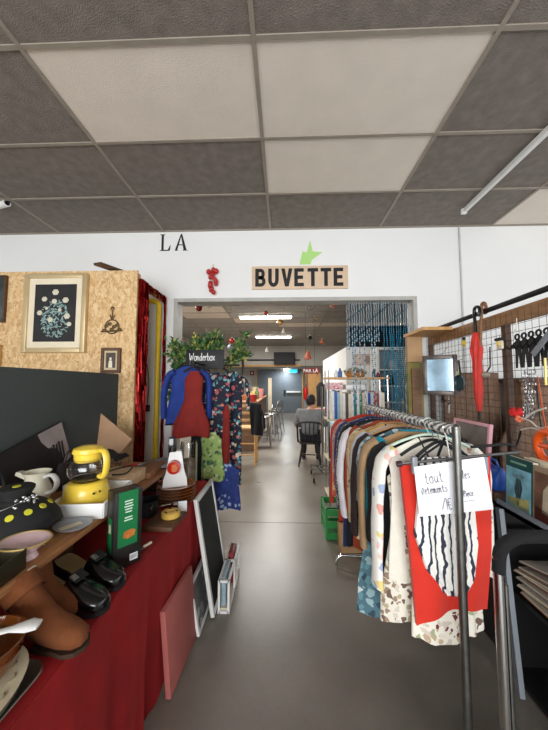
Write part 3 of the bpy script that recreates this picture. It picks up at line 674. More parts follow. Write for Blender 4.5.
# cream wooden box + white dish + cable
c = V((-.93, 1.66, SZ + .001)); r = thing('wooden_box', 'pale wooden box on the shelf behind the green carton', 'box', c, -.1)
MB().box(c + V((0, 0, .03)), (.2, .2, .058), rot=(0, 0, -.1), bev=.004).build('box_body', wood('pale_wood', (196, 164, 124), (220, 190, 150)), r)
MB().box(c + V((0, 0, .064)), (.205, .205, .008), rot=(0, 0, -.1), bev=.003).build('lid', wood('pale_wood', (196, 164, 124), (220, 190, 150)), r)
tag(MB().tube(cr([V((-1.0, 1.55, SZ + .076)), V((-.96, 1.66, SZ + .08)), V((-.88, 1.7, SZ + .09)), V((-.86, 1.6, SZ + .078)), V((-.92, 1.57, SZ + .078))]), .004, 6).build('cable', BLACK), 'black looped cable lying on the pale wooden box', 'cable')
c = V((-1.06, 1.55, SZ + .001)); r = thing('white_dish', 'small white square dish between the coffee maker and the pale box', 'dish', c, .1); tray(r, .12, .14, .05, .006, WHITE, 'dish_body')
# tools at far end
p0, p1 = put(128, 467, SZ + .02), put(166, 458, SZ + .03)
r = thing('hand_shears', 'grey long-bladed tool with red handle at the far end of the shelf', 'tool', (p0 + p1) / 2)
d = (p1 - p0); M = d.to_track_quat('X', 'Z').to_matrix()
MB().box(p0 + d * .6, (d.length * .8, .045, .012), M=M, bev=.003).build('blade', STEEL, r)
MB().tube([p0 - d * .05, p0 + d * .25], .014, 10).build('handle', mat('red_plastic', (190, 52, 36), .35, var=.05), r)
p0, p1 = put(128, 473, SZ + .012), put(172, 462, SZ + .012); p1.y = min(p1.y, 2.1)
tag(MB().box((p0 + p1) / 2, (.3, .06, .016), rot=(0, 0, .5), bev=.004).build('metal_ruler', GREYMETAL), 'flat grey metal bar lying beside the red-handled tool', 'bar')
tag(MB().box(V((-.86, 1.9, SZ + .016)), (.1, .3, .03), rot=(0, 0, .1), bev=.003).build('wooden_tray', WOODM), 'flat brown wooden case at the far end of the raised shelf', 'case')
# pink dish
c = V((-.838, .955, SZ + .001)); PINK = mat('pink_china', (226, 194, 196), .2, var=.06, coat=.4)
r = thing('oval_dish', 'pink china oval dish with gilt rim at the shelf edge', 'dish', c)
d_ = MB().lathe([(.036, 0), (.04, .004), (.032, .02), (.05, .035), (.07, .052), (.074, .056), (.07, .056), (.045, .04), (0, .032)], c, 32, sx=1, sy=.85).build('bowl', PINK, r)
MB().tube([c + V((.074 * math.cos(t * PI / 20), .063 * math.sin(t * PI / 20), .056)) for t in range(40)], .0032, 6, True).build('gilt_rim', GOLD, d_)
# dark tin
c = V((-.845, .80, SZ + .001)); r = thing('metal_tin', 'dark olive metal tin at the near left end of the shelf', 'tin', c, .08); tray(r, .13, .2, .06, .004, mat('dark_tin', (72, 68, 52), .35, .7, var=.15), 'tin_body')
# wicker basket
c = V((-1.24, 1.2, SZ + .001)); r = thing('bamboo_basket', 'small brown bamboo basket with hoop handle, left of the black hat', 'basket', c)
MB().lathe([(.07, 0), (.085, .05), (.09, .11), (.084, .11), (.078, .05), (0, .01)], c, 24).build('basket_body', mat('wicker', (170, 118, 66), .7, var=.25, scale=40), r)
MB().tube([c + V((0, .088 * math.cos(t), .105 + .1 * math.sin(t))) for t in [PI * i / 14 for i in range(15)]], .006, 6).build('hoop_handle', BLACK, r)

# ---- things on the velvet
T = TZ + .001
# green carton
A, B_, C_ = V((-.685, 1.195)), V((-.612, 1.282)), V((-.757, 1.236))
ux = (B_ - A).normalized(); ang = math.atan2(ux.y, ux.x); uy = V((-ux.y, ux.x)); Wd, Dp, Hh = .113, .075, .305
R = Matrix.Rotation(ang, 3, 'Z'); cen = V((A.x, A.y, T)) + R @ V((Wd / 2, Dp / 2, 0))
r = thing('carton', 'upright black and green carton at the edge of the red cloth', 'carton', cen, ang)
CART = mat('carton_black', (34, 33, 30), .4, var=.2, scale=30); GRN = mat('carton_green', (22, 112, 62), .4, var=.06)
bx = MB().box(cen + V((0, 0, Hh / 2)), (Wd, Dp, Hh), M=R, bev=.001).build('box', CART, r)
def on_front(poly, off, m_, nm, par=bx, o=V((0, 0, 0))):
    m = MB(); m.prism(poly, cen + R @ V((0, -Dp / 2 - off, 0)), R @ V((1, 0, 0)), V((0, 0, 1)), .0006); return m.build(nm, m_, par)
gp = on_front([(-.04, .085), (.038, .085), (.038, .305), (-.04, .305)], .0002, GRN, 'green_panel')
m = MB()
for k, wl in enumerate((.034, .03, .036, .03, .026, 0, .03, .034)):
    if wl: m.prism([(-wl / 2, .262 - k * .011), (wl / 2, .262 - k * .011), (wl / 2, .267 - k * .011), (-wl / 2, .267 - k * .011)], cen + R @ V((0, -Dp / 2 - .001, 0)), R @ V((1, 0, 0)), V((0, 0, 1)), .0005)
m.build('printed_lines', mat('pale_print', (206, 226, 206), .6), gp)
on_front([(-.02, .12), (.0, .112), (.026, .118), (.03, .14), (.012, .148), (-.016, .142)], .001, mat('picture_orange', (190, 112, 48), .5, var=.4, scale=90), 'printed_picture', gp)
on_front([(.01, .018), (.042, .018), (.042, .045), (.01, .045)], .0003, PAPER, 'barcode_label')
m = MB()
for k in range(7): m.prism([(.013 + k * .004, .024), (.0145 + k * .004, .024), (.0145 + k * .004, .042), (.013 + k * .004, .042)], cen + R @ V((0, -Dp / 2 - .001, 0)), R @ V((1, 0, 0)), V((0, 0, 1)), .0004)
m.build('barcode', INK, r)
m = MB(); m.prism([(-.02, .06), (.02, .06), (.02, .2), (-.02, .2)], cen + R @ V((-Wd / 2 - .0002, 0, 0)), R @ V((0, -1, 0)), V((0, 0, 1)), .0006); sp_ = m.build('side_panel', GRN, bx)
m = MB(); m.prism([(-.011, .14), (.011, .14), (.009, .175), (-.009, .175)], cen + R @ V((-Wd / 2 - .001, 0, 0)), R @ V((0, -1, 0)), V((0, 0, 1)), .0005); m.build('side_picture', mat('picture_cream', (216, 206, 170), .5, var=.4, scale=80), sp_)
# shoes
INSOLE = mat('insole', (176, 150, 104), .8, var=.1)
def shoe(heel, toe, lab, w=.053):
    heel, toe = V((*heel, T)), V((*toe, T)); d = toe - heel; L = d.length; ang = math.atan2(d.y, d.x); R = Matrix.Rotation(ang, 3, 'Z')
    r = thing('clog_shoe', lab, 'shoe', heel, ang, 'pair of black clogs')
    P = lambda x, y, z: heel + R @ V((x * L, y, z))
    prof = [(0, .55), (.06, .72), (.15, .76), (.3, .7), (.45, .76), (.6, .92), (.75, 1), (.87, .9), (.95, .66), (1, .3)]
    def ol(sc_=1, z=0, zf=None): return [P(x, hw * w * sc_, zf(x) if zf else z) for x, hw in prof] + [P(x, -hw * w * sc_, zf(x) if zf else z) for x, hw in prof[::-1]]
    lift = lambda x: .036 * max(0, 1 - x / .5) 
    MB().loft([ol(1, 0, lambda x: 0 if (x < .25 or x > .45) else .004), ol(1.02, 0, lambda x: .016 + lift(x))]).build('sole', BLACK, r)
    il = [(x, hw) for x, hw in prof if x < .62]; iz = lambda k: [P(x + .01, hw * w * .93, k + lift(x)) for x, hw in il] + [P(x + .01, -hw * w * .93, k + lift(x)) for x, hw in il[::-1]]
    MB().loft([iz(.0165), iz(.021)]).build('insole', INSOLE, r)
    secs = []
    for x, hw in [(.50, .82), (.53, .84), (.56, .88), (.6, .93), (.7, 1), (.8, .98), (.88, .88), (.94, .7), (.985, .42), (1.0, .15)]:
        h = .066 * (1 - max(0, (x - .5)) / .54) ** .55 + .012; ring = []
        for k in range(14):
            t = 2 * PI * k / 14; yy = math.cos(t) * w * hw * 1.03; zz = math.sin(t)
            ring.append(P(x + (.06 if zz > 0 and x < .52 else 0) * zz, yy, .018 + lift(x) + (h * abs(zz) ** .8 * .95 if zz > 0 else .008 * zz)))
        secs.append(ring)
    up = MB().loft(secs, True).build('upper', BLACKG, r, 70)
    m = MB(); m.box(P(.62, 0, .094), (.04, .05, .006), rot=(0, .35, ang), bev=.002); m.build('strap_buckle', BLACK, up)
    MB().box(P(.62, -.016, .097), (.024, .02, .006), rot=(0, .35, ang), bev=.002).build('buckle', STEEL, up)
shoe((-.90, 1.075), (-.588, 1.0), 'shiny black clog in front of its pair, nearer the brown boots')
shoe((-.90, 1.20), (-.60, 1.115), 'shiny black clog behind its pair, next to the green carton')
# boots
SUEDE = mat('brown_suede', (112, 62, 30), .95, var=.22, scale=10, bump=.3, bscale=50)
def boot(pts, lab):
    r = thing('ankle_boot', lab, 'boot', (pts[0][0][0], pts[0][0][1], T), 0, 'pair of brown boots'); secs = []
    C = [V(p[0]) for p in pts]
    for i, (c, a, b) in enumerate(pts):
        t = (C[min(i + 1, len(C) - 1)] - C[max(i - 1, 0)]).normalized(); s = t.cross(V((0, 0, 1)))
        s = s.normalized() if s.length > .05 else V((0, 1, 0)); n = s.cross(t).normalized()
        secs.append([V(c) + s * a * math.cos(k * PI / 8) + n * b * math.sin(k * PI / 8) for k in range(16)])
    MB().loft(secs).build('shoe_body', SUEDE, r, 80)
    fx, fy = C[0].x, C[0].y; hx_ = C[4].x - .01; so = [(fx + .004 - (fx - hx_) * q, .0) for q in (0, .1, .3, .55, .8, 1)]; wd_ = (.012, .034, .042, .032, .032, .024)
    MB().prism([(x, w_) for (x, _), w_ in zip(so, wd_)] + [(x, -w_) for (x, _), w_ in list(zip(so, wd_))[::-1]], (0, fy + .008, T), (1, 0, 0), (0, 1, 0), .012).build('sole', mat('boot_sole', (58, 40, 26), .8), r)
    c, a, b = pts[-1]; t = (C[-1] - C[-2]).normalized(); s = t.cross(V((0, 0, 1))).normalized() if abs(t.z) < .99 else V((0, 1, 0)); n = s.cross(t).normalized()
    f = lambda a_, b_: V(c) + t * (-.045 + .05 * b_) + (s * (a + .006 + .004 * math.sin(a_ * 40)) * math.cos(a_ * 2 * PI) + n * (b + .006) * math.sin(a_ * 2 * PI))
    MB().sheet(f, 24, 3, .004).build('folded_cuff', SUEDE, r)
boot([((-.568, .862, T + .020), .012, .010), ((-.582, .864, T + .031), .034, .024), ((-.62, .868, T + .039), .043, .032), ((-.665, .872, T + .048), .039, .042), ((-.705, .876, T + .064), .037, .053), ((-.738, .88, T + .088), .040, .056), ((-.758, .884, T + .115), .037, .047), ((-.772, .888, T + .128), .044, .05), ((-.784, .89, T + .142), .040, .045), ((-.796, .892, T + .154), .047, .047)], 'brown suede ankle boot in front, toe pointing at the aisle')
boot([((-.655, .985, T + .020), .012, .010), ((-.675, .984, T + .030), .032, .023), ((-.71, .984, T + .036), .038, .032), ((-.76, .983, T + .05), .036, .042), ((-.79, .982, T + .066), .036, .05), ((-.815, .982, T + .1), .038, .042), ((-.825, .982, T + .145), .042, .04)], 'brown suede ankle boot lying behind its pair near the shelf')
# tray, platters, bowl
c = V((-.765, .61, T)); r = thing('serving_tray', 'silver rounded serving tray under the oval platters, lower left', 'tray', c)
def rrect(cx, cy, z, hx, hy, rad, n=5):
    out = []
    for qx, qy, a0 in ((1, 1, 0), (-1, 1, PI / 2), (-1, -1, PI), (1, -1, 1.5 * PI)):
        for k in range(n + 1): a = a0 + PI / 2 * k / n; out.append((cx + qx * (hx - rad) + rad * math.cos(a), cy + qy * (hy - rad) + rad * math.sin(a), z))
    return out
MB().loft([rrect(c.x, c.y, T, .12, .18, .04), rrect(c.x, c.y, T + .003, .122, .182, .04), rrect(c.x, c.y, T + .014, .145, .205, .05), rrect(c.x, c.y, T + .016, .142, .202, .05), rrect(c.x, c.y, T + .006, .118, .178, .04)]).build('tray_body', mat('old_silver', (150, 146, 138), .3, .9, var=.12), r)
PLAT = [(T + .0165, mat('grey_glass_platter', (126, 126, 112), .2, var=.1), 'greyish oval platter, lower one of the pair on the silver tray', .0), (T + .033, mat('cream_platter', (214, 202, 172), .25, var=.06, coat=.3), 'cream patterned oval platter, topmost under the amber bowl', .006)]
for z, mm, lb, dx in PLAT:
    c = V((-.742 + dx, .64, z)); r = thing('oval_platter', lb, 'platter', c, 0, 'oval platters on the silver tray')
    bd = MB().lathe([(.07, 0), (.085, .003), (.128, .016), (.13, .019), (.124, .019), (.082, .008), (0, .008)], c, 40, sx=1, sy=1.35).build('platter_body', mm, r)
    if dx:
        for k in range(9):
            m = MB(); a = -1.1 + k * .35; q = c + V((.105 * math.cos(a), .105 * 1.35 * math.sin(a), .0155)); m.tube(cr([q + V((0, -.012, 0)), q + V((.008, 0, .002)), q + V((-.004, .012, 0))], 3), .0016, 5)
            m.build('painted_sprig', mat('sprig', (150, 140, 112), .5), bd)
c = V((-.715, .70, T + .053)); r = thing('amber_bowl', 'amber glass bowl on the oval platters, lower left corner', 'bowl', c)
MB().lathe([(.035, 0), (.05, .004), (.078, .04), (.09, .085), (.092, .09), (.087, .09), (.073, .044), (.045, .012), (0, .01)], c, 32).build('bowl_body', mat('amber_glass', (150, 84, 34), .08, trans=.6, var=.1), r)
r = thing('spoon', 'white plastic spoon lying across the amber glass bowl', 'spoon', (-.68, .73, T + .15))
MB().tube([(-.61, .75, T + .153), (-.63, .745, T + .155), (-.67, .735, T + .152), (-.79, .68, T + .149)], [.012, .017, .008, .006], 10, flat=(1.4, .4)).build('spoon_body', WHITE, r)
c = V((-.725, .70, T + .0645)); r = thing('glass_ashtray', 'clear glass piece inside the amber bowl', 'glass', c)
MB().lathe([(.03, 0), (.036, .0), (.044, .07), (.04, .07), (.032, .008), (0, .008)], c, 16).build('glass_body', GLASS, r)
# amber plates + grater
AMB = mat('amber_plate', (150, 84, 36), .18, var=.1, coat=.5); pc = V((-.70, 1.93, T))
for k in range(6):
    c = pc + V((0, 0, k * .018)); lb = ['lowest amber brown plate in the stack at the table end', 'second amber brown plate from the bottom of the stack', 'third amber brown plate from the bottom of the stack', 'third amber brown plate from the top of the stack', 'amber brown plate second from top in the stack', 'topmost amber brown plate, under the white grater'][k]
    tag(MB().lathe([(.07, 0), (.078, .002), (.12, .014), (.122, .018), (.116, .018), (.074, .007), (0, .007)], c, 36).build('plate', AMB), lb, 'plate', 'amber plates in the stack')
c = pc + V((-.01, 0, 5 * .018 + .0085)); r = thing('electric_grater', 'white electric grater with a red round outlet on the amber plates', 'grater', c, .35)
R = Matrix.Rotation(.35, 3, 'Z'); q = lambda x, y, z: c + R @ V((x, y, z))
MB().loft([[q(x * s1, y * s2 + dy, z) for x, y in ((-.075, -.05), (.075, -.05), (.075, .05), (-.075, .05))] for z, s1, s2, dy in ((0, 1, 1, 0), (.05, .95, .95, 0), (.09, .75, .85, .0), (.15, .62, .8, .0), (.21, .5, .7, .005), (.22, .4, .6, .005))]).build('housing', WHITE, r, 30)
MB().tube([q(-.005, -.02, .13), q(-.01, -.075, .125)], [.042, .04], 20).build('outlet', mat('red_clear', (196, 42, 24), .15, var=.1, coat=.5), r)
MB().tube([q(-.005, -.07, .126), q(-.01, -.08, .125)], [.026, .024], 16).build('outlet_disc', mat('orange_disc', (226, 130, 90), .25), r)
MB().box(q(-.02, -.0, .245), (.05, .055, .12), rot=(0, 0, .35), bev=.006).build('feed_chute', BLACKG, r)
c = V((-.70, 2.17, T)); r = thing('glass_jar', 'tall clear glass jar behind the white grater', 'jar', c)
MB().lathe([(.05, 0), (.06, .006), (.062, .3), (.055, .33), (.052, .33), (.057, .3), (.055, .01), (0, .008)], c, 24).build('jar_body', GLASS, r)
MB().lathe([(.0, .01), (.05, .01), (.052, .2), (0, .2)], c, 18).build('jar_contents', mat('beige_stuffing', (150, 132, 110), .9, var=.4, scale=30), r)
# wooden board, pan, yellow thing
tag(MB().box((-.645, 1.62, T + .012), (.16, .20, .024), rot=(0, 0, -.05), bev=.003).build('cutting_board', WOODDX), 'dark wooden board at the table edge beneath the yellow reel', 'board')
c = V((-.622, 1.64, T + .0245)); r = thing('tape_reel', 'yellow plastic reel lying on the dark wooden board', 'reel', c)
MB().lathe([(.045, 0), (.05, .004), (.05, .028), (.045, .032), (.02, .032), (.018, .028), (0, .028)], c, 28).build('reel_body', mat('butter_plastic', (222, 182, 88), .35, var=.05), r)
for a in (0, 2.1, 4.2): MB().lathe([(.008, 0), (.008, .001), (0, .001)], c + V((.033 * math.cos(a), .033 * math.sin(a), .0325)), 10).build('hole', BLACK, r)
c = V((-.795, 1.72, T)); r = thing('saucepan', 'small black saucepan beside the dark wooden board on the red cloth', 'pan', c)
MB().lathe([(.058, 0), (.062, .003), (.064, .085), (.06, .085), (.057, .007), (0, .007)], c, 28).build('pan_body', BLACK, r)
MB().tube([c + V((.045, -.045, .07)), c + V((.075, -.10, .08)), c + V((.085, -.15, .082))], .01, 8).build('handle', BLACKG, r)
tag(MB().box((-.60, 1.76, T + .03), (.05, .003, .06), rot=(-.5, 0, .3)).build('price_tag', PAPER), 'white paper tag leaning by the amber plates', 'tag')
r = thing('ladle', 'shiny steel spoon resting beside the amber plates', 'spoon', (-.645, 1.76, T + .045))
MB().ball((-.645, 1.76, T + .045), .024, 12, (1, .8, .5)).build('spoon_bowl', CHROME, r); MB().tube([(-.665, 1.757, T + .045), (-.76, 1.74, T + .03)], .005, 6).build('handle', CHROME, r)
p = put(120, 548, TZ); r = thing('kitchen_knife', 'small knife with cream handle lying on the red cloth past the carton', 'knife', (-.64, 1.38, T))
MB().tube([(-.645, 1.37, T + .008), (-.625, 1.41, T + .008)], .006, 6).build('handle', CREAM, r); MB().box((-.652, 1.34, T + .006), (.016, .07, .002), rot=(0, 0, -.45)).build('blade', STEEL, r)

# ---- floor, left
PINKB = mat('pink_foam', (176, 98, 92), .85, var=.08, scale=6)
n0, n1 = V((-.546, 1.455)), V((-.528, 1.815))
d = (n1 - n0); M = Matrix((V((d.x, d.y, 0)).normalized(), V((0, 0, 1)).cross(V((d.x, d.y, 0)).normalized()), V((0, 0, 1)))).transposed() @ Matrix.Rotation(-.10, 3, 'X')
cc = V(((n0.x + n1.x) / 2, (n0.y + n1.y) / 2, .20)) + V((-.018, 0, 0))
tag(MB().box(cc, (d.length, .028, .39), M=M, bev=.004).build('pink_board', PINKB), 'pink square panel leaning on the red cloth from the floor', 'panel')
# blackboard
BL0, BR0 = V((-.452, 1.93, .012)), V((-.452, 2.36, .012)); TL, TR = V((-.577, 2.0, .735)), V((-.565, 2.39, .69))
u = (BR0 - BL0).normalized(); v = (TL - BL0); v = (v - u * v.dot(u)); h = v.length; v.normalize(); nn = u.cross(v)
r = thing('blackboard', 'white framed blackboard leaning on the end of the table', 'blackboard', (BL0 + BR0) / 2); L = (BR0 - BL0).length; sh = (TL - BL0).dot(u)
Mb = Matrix((u, v, nn)).transposed(); e = .03
def bar(a, b_, w_): c = BL0 + u * (a[0] + b_[0]) / 2 + v * (a[1] + b_[1]) / 2; return c
m = MB()
for x0_, y0_, x1_, y1_ in ((0, 0, e, h), (L - e, 0, L, h), (e, 0, L - e, e), (e, h - e, L - e, h)): m.box(BL0 + u * (x0_ + x1_) / 2 + v * (y0_ + y1_) / 2 + nn * -.0, (x1_ - x0_, y1_ - y0_, .024), M=Mb, bev=.003)
m.build('frame', WHITE, r)
MB().box(BL0 + u * L / 2 + v * h / 2, (L - 2 * e, h - 2 * e, .01), M=Mb).build('slate', mat('slate', (50, 54, 54), .7, var=.25, scale=5), r)
# white crate
x0_, x1_, y0_, y1_, hz = -.425, -.362, 1.99, 2.44, .205
r = thing('white_crate', 'narrow white slatted crate on the floor against the blackboard', 'crate', ((x0_ + x1_) / 2, 2.18, 0)); m = MB(); t_ = .014
for x in (x0_, x1_):
    for y in (y0_, (y0_ + y1_) / 2, y1_): m.b2((x - t_ / 2, y - t_ / 2, 0), (x + t_ / 2, y + t_ / 2, hz))
    for z in (.007, hz - .007): m.b2((x - t_ / 2, y0_, z - t_ / 2), (x + t_ / 2, y1_, z + t_ / 2))
for y in (y0_, (y0_ + y1_) / 2, y1_):
    for z in (.007, hz - .007): m.b2((x0_, y - t_ / 2, z - t_ / 2), (x1_, y + t_ / 2, z + t_ / 2))
m.build('crate_frame', WHITE, r); MB().b2((x0_ + .006, y0_ + .008, .015), (x1_ - .006, y1_ - .008, .024)).build('bottom', CREAM, r); MB().b2((x0_ - .004, y0_ + .01, .03), (x0_ + .002, y1_ - .01, hz - .03)).build('back_panel', CREAM, r)
tag(MB().b2((x0_ + .012, 2.24, .026), (x1_ - .014, 2.38, .235), .002).build('book', mat('maroon_cover', (132, 30, 32), .5)), 'dark red book standing in the white crate', 'book', 'books in the white crate')
tag(MB().b2((x0_ + .01, 2.01, .026), (x1_ - .024, 2.2, .21), .002).build('book', mat('blue_cover', (150, 172, 182), .5, var=.2, scale=30)), 'pale blue book standing at the near end of the white crate', 'book', 'books in the white crate')
# framed photos leaning below
c = V((-.512, 1.98, .155)); M = Matrix.Rotation(-.32, 3, 'Y')
for k, (yy, lab) in enumerate(((1.93, 'white framed dark photograph leaning under the blackboard'),)):
    c = V((-.53, yy, .155)); rp_ = thing('framed_photo', lab, 'photo', (c.x, c.y, 0)); M = Matrix.Rotation(-.2, 3, 'Y') @ Matrix.Rotation(-.0, 3, 'X')
    m = MB()
    for cy, cz, sy, sz in ((-.13, 0, .02, .29), (.13, 0, .02, .29), (0, -.135, .24, .02), (0, .135, .24, .02)): m.box(c + M @ V((0, cy, cz)), (.016, sy, sz), M=M)
    m.build('frame', WHITE, rp_); MB().box(c, (.008, .25, .26), M=M).build('photograph', pattern('photo_bw', 'floral', [(30, 30, 32), (60, 60, 62), (110, 110, 112), (44, 44, 46), (150, 148, 144)], 16, .4), rp_)

# =================================================================== RIGHT SIDE
RY0, RY1 = 1.20, 2.50; RX0 = at(456, 431, RY0).x
RZ = at(456, 431, RY0).z
# ---- garment rail
r = thing('clothes_rail', 'chrome clothes rail wrapped in zebra tape, full of second-hand garments', 'clothes rail', (RX0, (RY0 + RY1) / 2, 0))
ZEB = pattern('zebra_tape', 'diag', [(28, 28, 30), (226, 226, 222)], 13, .5, 5)
MB().tube([(RX0, RY0 + .01 + (RY1 - RY0 - .02) * i / 30, RZ) for i in range(31)], .0225, 14).build('rail', ZEB, r)
for y in (RY0, RY1):
    MB().tube([(RX0, y, .03), (RX0, y, RZ + .012)], .0155, 14).build('upright', DSTEEL, r)
    MB().tube(cr([(RX0 - .26, y, .015), (RX0 - .26, y, .05), (RX0 - .22, y, .09), (RX0 - .1, y, .09), (RX0 + .1, y, .09), (RX0 + .22, y, .09), (RX0 + .26, y, .05), (RX0 + .26, y, .015)]), .0125, 10).build('foot', CHROME, r)
MB().ball((RX0, RY0, RZ + .012), .0165, 10).build('end_cap', DSTEEL, r)
# ---- hangers and garments
WOODH = wood('hanger_wood', (178, 130, 78), (206, 160, 104)); MINT = mat('mint_plastic', (206, 226, 208), .35, var=.03)
def hanger(y, m_, lab, hw=.2, drop=.088, clip=False):
    r = thing('clothes_hanger', lab, 'hanger', (RX0, y, RZ - drop), group='hangers on the zebra rail'); h = .0262; up = .068 if drop > .08 else .05
    pts = [(RX0 + h * math.cos(t), y, RZ + h * math.sin(t)) for t in [-.6 + i * .42 for i in range(9)]] + [(RX0 - .004, y, RZ - .035), (RX0, y, RZ - .042), (RX0, y, RZ - up)]
    pts = [p for p in pts]
    MB().tube(pts, .0022, 6).build('hook', DSTEEL if m_ is not MINT else MINT, r)
    MB().tube(cr([(RX0 - hw, y, RZ - drop - .05), (RX0 - hw * .55, y, RZ - drop - .008), (RX0, y, RZ - up), (RX0 + hw * .55, y, RZ - drop - .008), (RX0 + hw, y, RZ - drop - .05)]), .0085, 8, flat=(1.1, .8)).build('shoulder_bar', m_, r)
    return r
def garment(name, lab, cat, y, m_, L, hw=.20, hd=.016, sleeve=0, smat=None, flare=1.05, seed=0, top=.058, dx=0, neck=.07, sr=.05, tilt=0, lapel=None, swing=0):
    random.seed(seed); top += random.uniform(-.006, .014); dx += random.uniform(-.022, .018); swing += random.uniform(-.03, .03); z0 = RZ - top; r = thing(name, lab, cat, (RX0 + dx, y, z0 - L)); ph = random.uniform(0, 6); N = 36; secs = []
    rows = [(0, neck / hw, .55), (.018, .5, .7), (.05, .86, .8), (.075, .99, .9), (.13, .98, 1), (.25, .93, 1.1), (.45, .93, 1.2), (.65, .96 * (flare + 1) / 2, 1.3), (.82, flare * .98, 1.5), (1, flare, 1.7)]
    for k, (t, a, d) in enumerate(rows):
        z = z0 - (t * L if k > 3 else t); ring = []
        for i in range(N):
            th = 2 * PI * i / N; f = max(0, t - .1)
            wob = 1 + .22 * f * math.sin(th * 5 + ph) + .3 * f * math.sin(th * 9 + 2 * ph)
            xx = hw * a * math.copysign(abs(math.cos(th)) ** .8, math.cos(th)) * (1 + .05 * f * math.sin(3 * th + ph))
            yy = hd * d * math.sin(th) * wob
            ring.append((RX0 + dx + xx + swing * t, y + yy + tilt * t * .02, z + (.012 * math.sin(th * 3 + ph) if k == len(rows) - 1 else 0)))
        secs.append(ring)
    body = MB().loft(secs).build('garment_body', m_, r, 70)
    if sleeve:
        for s in (-1, 1):
            sx = RX0 + dx + s * hw; pts = [(sx - s * .035, y, z0 - .052), (sx + s * .012, y, z0 - .085), (sx + s * .04, y - .004, z0 - .16), (sx + s * (.05 + random.uniform(-.01, .01)), y - .006, z0 - .085 - sleeve * .5), (sx + s * (.048 + random.uniform(-.015, .015)), y - .006, z0 - .085 - sleeve)]
            pp = cr(pts, 4); n = len(pp); MB().tube(pp, [sr - .012 * i / n + .003 * math.sin(i * 1.7 + ph) for i in range(n)], 14, flat=(.42, 1.0) if False else (1, .45)).build('sleeve', smat or m_, r, 70)
    r.rotation_euler.z = random.uniform(-.16, .2)
    if lapel:
        MB().tube(cr([(RX0 + dx - neck * .9, y - hd * .7, z0 + .003), (RX0 + dx - neck * .3, y - hd * 1.1, z0 - .09), (RX0 + dx, y - hd * 1.25, z0 - .16)]), .007, 6, flat=(1.6, .6)).build('neckline', lapel, r)
        MB().tube(cr([(RX0 + dx + neck * .9, y - hd * .7, z0 + .003), (RX0 + dx + neck * .3, y - hd * 1.1, z0 - .09), (RX0 + dx, y - hd * 1.25, z0 - .16)]), .007, 6, flat=(1.6, .6)).build('neckline', lapel, r)
    return r
F = lambda n, cols, sc_=22: pattern(n, 'floral', cols, sc_ * 1.5)
maroon_f = F('maroon_floral', [(232, 226, 212), (224, 214, 196), (104, 34, 42), (160, 168, 130), (186, 164, 132), (206, 196, 180)], 24)
pastel = F('pastel_print', [(240, 238, 228)] * 6 + [(228, 160, 150), (232, 208, 130), (160, 176, 206), (240, 200, 190)], 16)
white_g = mat('ivory_knit', (228, 224, 210), .9, var=.05, scale=20, bump=.3, bscale=120)
teal_f = F('teal_floral', [(74, 110, 122), (96, 140, 150), (150, 180, 184), (40, 66, 80), (196, 206, 206)], 18)
lav = F('lavender_lace', [(206, 206, 222), (196, 196, 214), (220, 220, 232), (180, 184, 206)], 60)
cream_f = F('cream_floral', [(206, 180, 136), (216, 192, 150), (190, 160, 112), (120, 92, 66), (222, 206, 170)], 26)
leop = pattern('speckled_weave', 'spots', [(214, 212, 206), (30, 30, 34)], 75)
orange_f = F('orange_print', [(196, 84, 44), (206, 110, 66), (150, 50, 36), (222, 170, 120)], 24)
grey_f = F('grey_print', [(130, 128, 128), (96, 94, 98), (170, 166, 160), (70, 60, 62)], 30)
def cl(n, c, **k): return mat('cloth_' + n, c, .9, var=.14, scale=12, bump=.15, bscale=150, **k)
COLL0 = mat('black_collar', (32, 34, 46), .8)
def short(l):
    out = []
    for q in l.split():
        if q in ('with', 'in', 'hanging', 'next', 'squeezed', 'on', 'showing', 'behind', 'between', 'near', 'just', 'to', 'before', 'at'): break
        out.append(q)
    return ' '.join(out)
